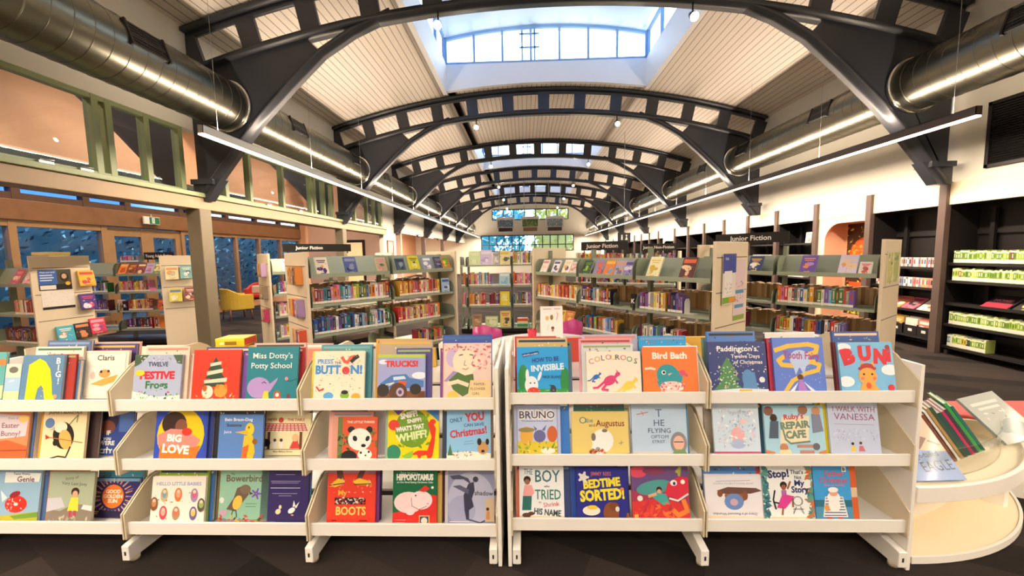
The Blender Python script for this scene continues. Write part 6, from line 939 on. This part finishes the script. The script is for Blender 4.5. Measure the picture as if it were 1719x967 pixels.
for k, (x, c, n) in enumerate(((1.17, 'd95a3a', 'red'), (1.17, 'efe0b0', 'cream'), (1.17, '3f9a6a', 'green'))):
    o = book('display_book', '%s book lying flat in a pile on the bottom shelf of the open bookcase' % n, 'book', .2, .05, .16, c, (), 'flat books in the pile'); H_.put(o, x, .03, .121+(2-k)*.052)
# fore-edges and spines of the books on the rear sides, seen through the gaps
for cs, sd in ((A, 231), (C_, 232), (D_, 233)):
    for lv in (1, 2):
        far_spines(cs.M, .06, cs.L-.06, cs.D-.165, cs.levels[lv]+.001, 'warm', sd+10*lv, (.17, .2), fore=True, d=.13, skip=cs.x)
o = STUFF.build('book_rows', PRINT); o['kind'] = 'stuff'; o['label'] = 'rows of distant book spines on the far and rear shelves'; o['category'] = 'book'
# ------------------------------------------------------------------ black wall shelving
BX = 5.80
def wall_case(y0, y1, levels, label, rail=True):
    t = thing('wall_shelving', label, 'shelving', (BX, (y0+y1)/2, 0), 0, 'black wall shelving'); h = (y1-y0)/2
    for s in (-1, 1): MB().box(.36, s*h*.62-.025, .03, .40, s*h*.62+.025, 2.0).build('wall_upright', M_BLACKM, t)
    for z in levels: MB().prism([(.045, z), (.045, z-.035), (.05, z-.035), (.36, z-.012), (.36, z)], 'Y', -h+.01, h-.01).build('shelf', M_BLACK, t)
    if rail: MB().box(.40, -h+.01, 1.66, .43, h-.01, 1.72).build('back_rail', M_BLACKM, t)
    for s in (-1, 1):
        MB().box(.06, s*(h-.05)-.02, 0.004, .10, s*(h-.05)+.02, .06).build('shelf_foot', M_STEEL, t)
    return t
L1 = [1.27, 1.03, .72, .43, .12]
wall_case(4.43, 5.52, L1, 'black wall shelving with green-spined readers, nearest the camera')
L2 = [1.20, .90, .56, .17]
wall_case(5.60, 6.67, L2, 'black wall shelving with disc cases and magazines beside the art alcove')
wall_case(3.27, 4.34, L1, 'black wall shelving just past the photo edge')
for a, b, n in ((7.94, 9.05, 'first'), (9.13, 10.19, 'second'), (10.28, 11.37, 'third'), (11.47, 12.6, 'fourth'), (12.7, 13.83, 'fifth'), (13.93, 15.05, 'sixth')):
    wall_case(a, b, [1.62, 1.22, .9, .5, .15], 'black wall shelving, %s bay beyond the art alcove' % n, False)
GR = ['8fb53a', 'a3c43e', '7aa032', 'b3cf52', '6f9a3a', '97b84a', 'c2d66a', '5f8f3a']
def readers(lv, y_from, y_to, seed, extra=None, rown=''):
    rnd = random.Random(seed); y = y_from; i = 0
    while y > y_to:
        t = rnd.uniform(.016, .03); h = rnd.uniform(.15, .172); c = rnd.choice(GR); i += 1; cn = 'green'
        if extra and i in extra: c, cn = extra[i]
        m = MB(); m.box(0, 0, 0, t, .12, h, c).box(.002, .004, h-.004, t-.002, .12, h+.0005, 'efe6d0').box(0, -.0006, .004, t, 0, .05, 'f4f0e0').box(0, -.0006, h-.03, t, 0, h-.008, 'eef0d6')
        m.box(t*.3, -.0006, .07, t*.7, 0, h-.045, rnd.choice(['f4f6e0', '4f7a2a', 'e6ecc0']))
        o = tag(m.build('reader_book', PRINT), '%s-spined early reader, %s along the %s shelf from the post' % (cn, nth(i), rown), 'book', 'green early readers')
        o.matrix_world = Matrix.Translation((BX+.062, y, L1[lv]+.001)) @ Matrix.Rotation(-PI/2, 4, 'Z'); y -= t+.0006
readers(0, 5.46, 4.50, 301, {25: ('8a4a2a', 'brown'), 26: ('7a3f26', 'brown')}, 'top'); readers(1, 5.46, 4.47, 302, {4: ('c9564a', 'red')}, 'second'); readers(3, 5.46, 4.47, 303, None, 'fourth'); readers(4, 5.46, 5.02, 304, {2: ('4f86b8', 'blue'), 3: ('f0ede0', 'white'), 9: ('d8c23a', 'yellow'), 10: ('d8c23a', 'yellow'), 11: ('2a2326', 'black'), 12: ('2a2326', 'black')}, 'bottom')
for i, (y, a, n, cm) in enumerate([(4.98, '2a2328', 'black and red book lettered HOME', [('r', 0, 0, 1, .36, 'e0344a'), ('t', 'HOME', .5, .5, .17, 'd9707a', .7, .02)]), (4.66, '3a3834', 'dark book with yellow fruit', gen_cover(random.Random(5), '3a3834', 'd9cf5a', '8a857c'))]):
    faceout(lambda o, *q: None, '%s on the sloped middle shelf of the green readers' % n, .27, .26, a, '', '', 0, (), 'large books on the black shelving', cm).matrix_world = Matrix.Translation((BX+.07, y, .722)) @ Matrix.Rotation(-PI/2, 4, 'Z') @ Matrix.Rotation(-1.0, 4, 'X')
def cases(nm, cat, y_from, y_to, z, h, cols, seed, lab, dep=.13, tt=(.014, .03), x=.062):
    rnd = random.Random(seed); y = y_from; i = 0
    while y > y_to:
        t = rnd.uniform(*tt); i += 1; c = rnd.choice(cols)
        m = MB().box(0, 0, 0, t, dep, h, c).box(t*.2, -.0006, h*.3, t*.8, 0, h*.8, rnd.choice(['f4f0e8', 'd9534a', '4a6a9a', '3a3436']))
        o = tag(m.build(nm, PRINT), lab % nth(i), cat, lab.replace(', %s from the post', 's')[:60]); o.matrix_world = Matrix.Translation((BX+x, y, z)) @ Matrix.Rotation(-PI/2, 4, 'Z'); y -= t+.001
DV = ['d9d4cc', 'efe9e0', 'b8a8b0', '8a93a8', 'd08a7a', 'e9dcc8', '6a6a78']
cases('disc_case', 'disc case', 6.6, 5.70, 1.201, .135, DV, 311, 'slim disc case on the upper black shelf, %s from the post', tt=(.02, .04)); cases('disc_case', 'disc case', 6.6, 5.72, .901, .135, DV+['e0b06a', 'd9a08a'], 312, 'slim disc case on the second black shelf, %s from the post', tt=(.02, .04))
for i, (y, a, b, n) in enumerate([(6.5, 'c9502e', '2a2022', 'dark red magazine'), (6.28, 'e0903a', 'd95a8a', 'orange and pink magazine'), (6.06, 'd9607a', '2a2a32', 'pink magazine'), (5.82, 'efe0d0', 'e0602e', 'white and orange magazine')]):
    faceout(lambda o, *q: None, '%s lying on the sloped black shelf beside the alcove' % n, .2, .27, a, b, 'f0e0c8', 320+i, (), 'magazines on the black shelving').matrix_world = Matrix.Translation((BX+.07, y, .562)) @ Matrix.Rotation(-PI/2, 4, 'Z') @ Matrix.Rotation(-.95, 4, 'X')
for i, (y, c, n) in enumerate(((6.42, 'd9904a', 'orange'), (6.2, 'c9a03a', 'yellow'), (5.98, 'e6dccc', 'white'), (5.78, 'c97a6a', 'pink'))):
    t = thing('magazine_file', 'dark grey magazine file holding %s magazines on the bottom black shelf' % n, 'magazine file', (BX+.06, y, .172), -PI/2, 'magazine files')
    MB().box(-.1, 0, 0, .1, .004, .14).box(-.1, 0, 0, -.096, .22, .16).box(.096, 0, 0, .1, .22, .16).box(-.1, 0, 0, .1, .22, .004).build('file_box', M_BLACKM, t); MB().box(-.03, -.001, .05, .03, 0, .09).build('file_label', M_WHITEM, t)
    for j in range(3):
        faceout(lambda o, *q: None, '%s magazine standing %s in its dark grey file' % (n, ['in front', 'second', 'third'][j]), .185, .24+.01*j, c, 'f0e6d8', '6a3a3a', 330+i*4+j, (), 'magazines in the files').matrix_world = Matrix.Translation((BX+.068+.03*j, y, .178)) @ Matrix.Rotation(-PI/2, 4, 'Z') @ Matrix.Rotation(-.05, 4, 'X')
cases('disc_case', 'disc case', 8.95, 8.2, 1.221, .15, ['efe9e0', 'f2eee8', 'dcd4cc'], 341, 'pale disc case in the first bay beyond the alcove, %s from the post'); cases('disc_case', 'disc case', 10.1, 9.4, 1.221, .15, ['efe9e0', 'e0d8d0'], 342, 'pale disc case in the second bay beyond the alcove, %s from the post', tt=(.03, .05)); cases('disc_case', 'disc case', 8.95, 8.3, .901, .15, ['efe9e0', 'e0d8d0'], 343, 'pale disc case on the lower shelf beyond the alcove, %s from the post', tt=(.03, .05))
faceout(lambda o, *q: None, 'small white book standing high in the first bay beyond the art alcove', .16, .22, 'efe4da', 'a0503a', 'd9a08a', 350, (), 'books on the black shelving').matrix_world = Matrix.Translation((BX+.1, 8.25, 1.621)) @ Matrix.Rotation(-PI/2, 4, 'Z') @ Matrix.Rotation(-.1, 4, 'X')
# art alcove with its rounded cream front
m = MB(); y0, y1, zt, r = 6.76, 7.84, 2.06, .36
pts = [(y0, 0.0), (y0, .05), (7.70, .05), (7.70, zt-r-.1)]+[(7.70-r+r*math.cos(a), zt-.1-r+r*math.sin(a)) for a in [i*PI/16 for i in range(1, 9)]]+[(y0, zt-.10), (y0, zt), (y1, zt), (y1, 0)]
m.prism(pts, 'X', BX+.01, BX+.03)
struct('trim_41', m, M_CREAM, 'cream alcove front with a rounded corner')
struct('wall_alcove', MB().box(BX+.03, 6.745, .0, BX+.42, 6.755, 2.05).box(BX+.03, 7.71, 0, BX+.42, 7.72, 2.05).box(BX+.41, 6.75, 0, BX+.42, 7.72, 2.05).box(BX+.03, 6.75, 1.965, BX+.42, 7.72, 1.975), mat('peach_alcove_plaster', 'e3b391', .7))
a = thing('wall_artwork', 'orange disc artwork with black and yellow patterned border in the alcove', 'artwork', (BX+.405, 7.2, 1.1), -PI/2)
art_m = MB().box(-.44, 0, -.85, .44, .006, .85, '3a2418')
art(art_m, .88, 1.7, [('s', 260, 0, 0, 1, 1, .05, ['d9b02a', '1f1a18', 'a8702a', 'c94a1e', 'e0c84a'], 9), ('e', .52, .62, .46, .46, 'e8501e'), ('e', .52, .62, .42, .42, 'f2621e')]+[('l', [(.12, .46+.022*i), (.92, .47+.022*i)], .010, ['e8481a', 'f58a3a'][i % 2]) for i in range(15)]+[('e', .6, .9, .1, .07, 'e0402e'), ('s', 30, .52, .86, .7, .94, .04, ['f09a8a', 'e0402e'], 3), ('r', .1, .16, .94, .36, 'ee5a22'), ('s', 90, .2, .0, .9, .16, .07, ['e9d83a', '1f1a18', 'a8b03a', 'd05a8a'], 5)])
art_m.xf(Matrix.Translation((0, 0, 0))); 
art_m.v = [(x, y, z-.85) if i >= 8 else (x, y, z) for i, (x, y, z) in enumerate(art_m.v)]
art_m.build('art_panel', PRINT, a)
# rounded cream fronts on two farther bays
for i, (ya, yb) in enumerate(((10.28, 11.37), (15.15, 16.4))):
    r = .35; pts = [(ya, 2.06), (ya, 1.9)]+[(ya+.0+r-r*math.cos(t), 1.6+.3*math.sin(t)) for t in [PI/2-i*PI/16 for i in range(0, 9)]][::-1][:0]+[(yb-r+r*math.sin(t), 1.62+.3*math.cos(t)) for t in [j*PI/16 for j in range(9)]]+[(yb-.02, 1.2), (yb, 1.2), (yb, 2.06)]
    struct('trim_%d' % (42+i), MB().prism(pts, 'X', BX+.01, BX+.03), M_CREAM)
# louvred grille high on the wall
t = thing('wall_grille', 'large black louvred air grille high on the white wall above the readers', 'grille', (XR-.001, 4.63, 2.87))
g = MB().box(-.03, -.54, -.40, 0, .54, -.36).box(-.03, -.54, .36, 0, .54, .40).box(-.03, -.54, -.4, 0, -.50, .4).box(-.03, .50, -.4, 0, .54, .4); g.build('grille_frame', M_BLACK, t)
l = MB()
for i in range(24): z = -.35+i*.03; l.prism([(-.028, z), (-.004, z+.022), (-.002, z+.02), (-.026, z-.002)], 'Y', -.5, .5)
l.build('louvre_slats', M_BLACKM, t); MB().box(-.003, -.5, -.36, -.001, .5, .36).build('grille_back', M_BLACK, t)
# ------------------------------------------------------------------ curved bench with book tray
t = thing('curved_bench', 'curved white bench with coral seat, book tray and clear lip beside the display unit', 'bench', (1.8, 2.75, 0))
def ell(a, b, n=28, a0=-90, a1=-8): return [(a*math.cos(math.radians(a0+(a1-a0)*i/n)), b*math.sin(math.radians(a0+(a1-a0)*i/n))) for i in range(n+1)]
def shell(o, i, z0, z1): return MB().strip(o, i, 'Z', z0, z1, smooth=False)
sh = lambda e: [(max(x, -.02), y) for x, y in e]
shell(ell(1.22, 1.0), ell(.80, .52), .004, .035).build('base_plate', M_CREAM, t, .004)
shell(ell(1.222, 1.002), ell(1.21, .99), .006, .04).build('base_edge', M_WHITEM, t)
shell(ell(.98, .74), ell(.96, .72), .035, .335).build('inner_wall', M_WHITEM, t)
MB().prism(ell(1.22, 1.0)+[(0, -.13)], 'Z', .335, .36).build('book_tray', M_CREAM, t, .003)
shell(ell(1.225, 1.005), ell(1.205, .985), .31, .385).build('tray_rim', M_WHITEM, t, .003)
for an, lb in ((-40, 'a'), (-16, 'b')):
    c, s_ = math.cos(math.radians(an)), math.sin(math.radians(an))
    MB().prism([(0.97*c-.012, .73*s_), (.97*c+.012, .73*s_), (1.14*c+.012, .97*s_), (1.14*c-.012, .97*s_)], 'Z', .035, .335).build('divider_panel', M_WHITEM, t)
sl = [(0, -.30), (.5, -.31), (.9, -.38), (1.1, -.50), (1.25, -.62), (1.6, -.72)]
MB().prism(sl+[(1.6, -.13), (0, -.13)], 'Z', .362, .455).build('seat_cushion', M_RED, t, .015)
MB().strip([(x, y-.03) for x, y in sl], [(x, y-.006) for x, y in sl], 'Z', .361, .44).build('seat_front', M_CREAM, t)
MB().prism([(1.05, -.13), (1.05, -.46), (1.25, -.60), (1.58, -.70), (1.58, -.13)], 'Z', .004, .36).build('seat_base', M_WHITEM, t)
e2 = ell(1.13, .905, 24, -84, -20); shell(e2, [(x*.994, y*.994) for x, y in e2], .36, .50).build('clear_lip', M_ACR, t)
# books leaning in the tray
BT = [('d9a060', 'tan'), ('e0782e', 'orange'), ('33343a', 'black'), ('efe9dc', 'white'), ('e05a3a', 'coral'), ('5f3f8a', 'purple'), ('8a5a44', 'brown'), ('f0eee8', 'white-spined'), ('a88a5a', 'sand'), ('3f5a4a', 'dark green'), ('2f5a5a', 'dark teal'), ('d0386a', 'magenta'), ('4a3f4a', 'plum'), ('3faa5a', 'bright green'), ('2f6f6a', 'teal')]
for i, (c, n) in enumerate(BT):
    rnd = random.Random(400+i); hh = rnd.uniform(.24, .30); tt = rnd.uniform(.010, .02)
    m, p = book_mesh(.20, hh, tt, c, [('r', .2, .3, .8, .7, rnd.choice(PALE))], None); o = m.build('tray_book', PRINT); p.build('page_block', PAPER, o)
    tag(o, '%s picture book leaning in the bench tray, %s from the display unit' % (n, nth(i+1)), 'book', 'books leaning in the bench tray')
    # the spine faces out over the lip; every book leans over onto the one before it
    la = .55
    if i < 5: bx, by = 1.96+.036*i, 2.17
    else: bx, by = 2.22+.034*(i-5), 1.99+.014*(i-5)
    o.matrix_world = Matrix.Translation((bx, by, .362+tt*math.sin(la))) @ Matrix.Rotation(math.radians(63 if i > 4 else 80), 4, 'Z') @ Matrix.Translation((.10, 0, 0)) @ Matrix.Rotation(-la, 4, 'X')
faceout(lambda o, *q: None, 'greyish green picture book lying back at the end of the leaning row', .22, .28, 'a9b0a8', 'd8d4cc', '7a8a86', 9, (), 'books in the bench tray').matrix_world = Matrix.Translation((2.74, 2.12, .425)) @ Matrix.Rotation(-.15, 4, 'Z') @ Matrix.Rotation(-.85, 4, 'X') @ Matrix.Rotation(-.3, 4, 'Y')
faceout(lambda o, *q: None, 'sky blue and tan eagle book face out in the front of the bench tray', .275, .33, '7f9ccc', '', '', 0, (), 'books in the bench tray', [('p', [(0, .46), (1, .40), (1, 1), (0, 1)], 'd8ac90'), ('p', [(0, .8), (.6, .7), (.55, 1), (0, 1)], '6f9ad8'), ('p', [(.02, .52), (.3, .70), (.42, .62), (.46, .98), (.66, .98), (.62, .66), (.8, .6), (.56, .44), (.4, .42), (.3, .5), (.12, .44)], '6f4a3a'), ('l', [(.8, .56), (.96, .5)], .03, '5a4038'), ('t', 'Wedge-tailed', .46, .31, .08, '3a4450', .72, 0, 6), ('t', 'EAGLE', .66, .13, .14, '2f4a6a', .56, 0, 4), ('r', .03, .02, .14, .13, 'f0ece4')]).matrix_world = Matrix.Translation((1.96, 1.812, .380)) @ Matrix.Rotation(.04, 4, 'Z') @ Matrix.Rotation(-.80, 4, 'X')
# ------------------------------------------------------------------ round table, children's chairs, leaflet stand
t = thing('round_table', 'round white table between the bookcases', 'table', (.17, 3.18, 0))
MB().lathe([(0, .695), (.54, .695), (.55, .70), (.55, .715), (.54, .72), (0, .72)], 48).build('tabletop', M_TABLE, t); MB().lathe([(.04, .03), (.04, .694)], 16).build('pedestal', M_STEEL, t); MB().lathe([(0, .03), (.28, .02), (.28, .004), (0, .004)], 32).build('table_base', M_STEEL, t)
def kid_chair(x, y, rz, label, m):
    t = thing('child_chair', label, 'chair', (x, y, 0), rz, 'magenta chairs')
    b = MB(); n = 10
    o = [(.19*math.sin(-1+2*i/n), .05-.19*math.cos(-1+2*i/n)+.15) for i in range(n+1)]
    top = lambda i: .78-.05*abs(i-n/2)/(n/2)*1.2
    vs = []; fs = []
    for i, (px, py) in enumerate(o):
        for z, k in ((.50, 1), (.64, 1.02), (top(i), 1.0)):
            vs += [(px*k, -py*k+.0, z), (px*k*.93, -py*k*.93+.0-.0, z)]
    for i in range(n):
        for j in range(2):
            a = i*6+j*2; b2 = a+6; fs += [(a, b2, b2+2, a+2), (a+1, a+3, b2+3, b2+1)]
        fs.append((i*6+4, i*6+10, i*6+11, i*6+5)); fs.append((i*6, i*6+1, i*6+7, i*6+6))
    b.add(vs, fs, smooth=True).build('backrest', m, t)
    MB().lathe([(0, .425), (.18, .425), (.2, .44), (.19, .452), (0, .445)], 24).build('seat', m, t)
    MB().box(-.02, -.22, .43, .02, -.12, .445).tube([(0, -.2, .44), (0, -.21, .52)], .016).build('back_support', M_STEEL, t)
    for sx_ in (-1, 1):
        for sy in (-1, 1): MB().tube([(sx_*.12, sy*.12, .43), (sx_*.17, sy*.17, 0.0)], .011).build('leg', M_STEEL, t)
kid_chair(-.42, 3.85, PI*.93, 'magenta moulded chair behind the table, by the open bookcase', M_PINK)
kid_chair(.52, 4.15, PI*1.1, 'magenta moulded chair behind the leaflet stand', M_PINK)
t = thing('leaflet_stand', 'white folded leaflet stand with small drawings on the round table', 'leaflet stand', (.235, 3.42, .72), .08)
m = MB().prism([(-.03, 0), (-.026, 0), (.003, .30), (0, .302)], 'X', -.10, .10, 'f6e9e2').prism([(.03, 0), (.026, 0), (-.003, .30), (0, .302)], 'X', -.10, .10, 'f0e2da')
q = MB(); art(q, .2, .3, [('r', .12, .92, .5, .94, '9a8f8a'), ('r', .62, .92, .9, .94, '9a8f8a'), ('e', .3, .66, .08, .1, 'e0a860'), ('e', .5, .68, .07, .12, '6a7a3a'), ('e', .48, .7, .04, .05, 'c9483a'), ('l', [(.72, .6), (.78, .76), (.74, .82)], .03, 'd08a7a'), ('e', .54, .36, .07, .08, '5a4a44'), ('e', .54, .3, .05, .07, 'c96a4a'), ('l', [(.3, .3), (.36, .44)], .02, 'd9b08a')]); q.xf(Matrix.Translation((0, -.03, 0)) @ Matrix.Rotation(-.098, 4, 'X'))
b_ = len(m.v); m.v += q.v; m.f += [tuple(i+b_ for i in f_) for f_ in q.f]; m.c += q.c; m.m += q.m; m.s += q.s; m.build('stand_card', PRINT, t)
t = thing('pen_cup', 'red pen cup with coloured pencils on the round table', 'cup', (.06, 3.40, .72)); MB().lathe([(0, .004), (.034, 0), (.042, .10), (.038, .10), (.031, .006), (0, .006)], 20).build('cup_body', mat('red_cup_plastic', 'd8304a', .35), t)
for i, c in enumerate(('26262c', 'e0a02e', 'd9602e', '3f7a4a', 'c9a878')):
    a = i*1.25; p = MB().tube([(.012*math.cos(a), .012*math.sin(a), .01), (.04*math.cos(a), .04*math.sin(a), .15+.012*i)], .004, 6, c).tube([(.04*math.cos(a), .04*math.sin(a), .15+.012*i), (.043*math.cos(a), .043*math.sin(a), .165+.012*i)], [.004, .0008], 6, 'e6c9a0'); tag(p.build('pencil', PAPER), '%s pencil in the red cup' % ['black', 'amber', 'orange', 'green', 'tan'][i], 'pencil', 'pencils').location = (.06, 3.40, .727)
# ------------------------------------------------------------------ tub chairs in the aisle, exit sign, wall picture, hanging boxes
def tub(x, y, rz, label, mf, mb):
    t = thing('tub_chair', label, 'armchair', (x, y, 0), rz, 'tub chairs')
    MB().box(-.27, -.28, .34, .27, .22, .46).build('seat_cushion', mf, t, .04)
    n = 14; an = [math.radians(200+140*0)+0 for _ in ()] or [PI*(-.02+1.04*i/n) for i in range(n+1)]
    out = [(.34*math.cos(a), .32*math.sin(a)*1.0) for a in an]; inn = [(.27*math.cos(a), .25*math.sin(a)) for a in an]
    out = [(.34, -.28)]+out+[(-.34, -.28)]; inn = [(.27, -.28)]+inn+[(-.27, -.28)]
    b = MB(); vs = []; k = len(out)
    for i in range(k):
        s = max(0, min(1, (out[i][1]+.05)/.3)); zt = .62+.16*s
        vs += [(*out[i], .26), (*out[i], zt), (*inn[i], zt), (*inn[i], .26)]
    fs = [(4*i+j, 4*i+4+j, 4*i+4+(j+1) % 4, 4*i+(j+1) % 4) for i in range(k-1) for j in range(4)]+[(0, 1, 2, 3), (4*k-1, 4*k-2, 4*k-3, 4*k-4)]
    b.add(vs, fs, smooth=False).build('back_shell', mb, t, .02)
    for sx_ in (-1, 1):
        for sy in (-.22, .2): MB().tube([(sx_*.26, sy, .30), (sx_*.29, sy*1.1, 0)], [.024, .014], 10).build('leg', M_WOOD, t)
tub(-7.15, 9.25, 2.5, 'yellow tub chair with walnut legs in front of the aisle windows', M_YEL, M_YEL)
tub(-7.05, 10.9, -2.2, 'tan tub chair behind the yellow chair', M_TAN, M_TAN)
tub(-7.9, 11.2, .3, 'red tub chair with a pale cushion against the aisle windows', M_ORG, M_ORG)
o = tag(MB().box(-.18, -.07, -.12, .18, .07, .12).build('scatter_cushion', mat('cream_cushion_fabric', 'e9d8b8', .9), None, .04), 'cream cushion on the red tub chair', 'cushion'); o.location = (-7.88, 11.13, .585); o.rotation_euler = (0, 0, .3)
t = thing('exit_sign', 'green and white running-man exit sign over the aisle doors', 'exit sign', (XA+.12, 8.62, 2.40), PI/2)
MB().box(-.19, 0, -.085, .19, .03, .085).build('sign_case', M_WHITEM, t)
q = MB(); art(q, .38, .17, [('r', .02, .06, .98, .94, 'f2f6f4'), ('r', .34, .06, .98, .94, '1f7a4a'), ('r', .5, .14, .68, .86, 'f2f6f4'), ('e', .61, .76, .02, .02, '1f7a4a'), ('l', [(.59, .7), (.57, .45), (.54, .2)], .02, '1f7a4a'), ('l', [(.57, .45), (.62, .36), (.63, .2)], .02, '1f7a4a'), ('l', [(.53, .55), (.58, .66), (.64, .56)], .016, '1f7a4a')], -.002); q.xf(Matrix.Translation((0, 0, -.085)))
q.build('sign_face', PRINT, t); MB().box(-.02, .01, .085, .02, .02, .14).build('sign_bracket', M_STEEL, t)
t = thing('framed_picture', 'tall framed pink picture on the white wall past the clerestory', 'picture', (XL+.04, 13.3, 1.62), PI/2)
MB().box(-.3, -.03, -.42, -.26, 0, .42).box(.26, -.03, -.42, .3, 0, .42).box(-.3, -.03, .38, .3, 0, .42).box(-.3, -.03, -.42, .3, 0, -.38).build('picture_frame', M_TIMBER, t)
q = MB().box(-.26, -.012, -.38, .26, -.002, .38, 'e8c0ac'); 
pq = MB(); art(pq, .5, .74, [('e', .5, .5, .2, .3, 'd89a8a'), ('e', .45, .6, .1, .12, 'f0dcc8'), ('r', .2, .1, .8, .2, 'c98a7a')], -.013); pq.xf(Matrix.Translation((0, 0, -.37))); q.build('picture_mat', PRINT, t); pq.build('picture_print', PRINT, t)
for i, (x, n, cs) in enumerate(((-.95, 'grey-blue', ['5f7a8a', '9ab0b8', '3f5a66', 'd0dcdc']), (.33, 'green', ['4f6a2a', '7a9a3a', '2f4a1e', 'a8c05a']), (1.6, 'pale grey', ['8aa0a0', 'b8c8c4', '5f7a7a', 'd8e0dc']))):
    y = 20.1; t = thing('hanging_screen', 'white ceiling-hung box with a %s landscape face' % n, 'screen', (x, y, 3.12), 0, 'ceiling-hung boxes')
    MB().box(-.46, 0, -.26, .46, .25, .30).build('screen_case', M_WHITEM, t, .02); q = MB().box(-.40, -.004, -.22, .40, 0, .16, cs[0])
    art(q, .8, .38, [('s', 160, 0, 0, 1, 1, .05, cs, 500+i)], -.005); q.v = [(a_, b_, c_-.22) if k >= 8 else (a_, b_, c_) for k, (a_, b_, c_) in enumerate(q.v)]; q.build('screen_face', PRINT, t)
    MB().box(-.36, .02, -.44, .36, .2, -.26).build('lower_panel', [M_SIGN, M_TIMBER, M_DARKALU][i], t); 
    for s_ in (-.3, .3): MB().tube([(s_, .12, .3), (s_, .12, zr(x+s_)-3.12)], .012).build('drop_rod', M_STEEL, t)
t = thing('restroom_sign', 'small black sign with two white figures deep in the room', 'sign', (3.2, 12.5, 1.95)); MB().box(-.2, 0, -.16, .2, .03, .16).build('sign_board', M_SIGN, t)
q = MB(); art(q, .4, .32, [('e', .32, .74, .06, .06, Wt), ('r', .26, .3, .38, .66, Wt), ('e', .68, .74, .06, .06, Wt), ('p', [(.58, .3), (.68, .68), (.78, .3)], Wt)], -.002); q.xf(Matrix.Translation((0, 0, -.16))); q.build('sign_pictogram', PRINT, t); MB().tube([(0, .015, .16), (0, .015, zr(3.2)-1.95)], .008).build('drop_rod', M_STEEL, t)
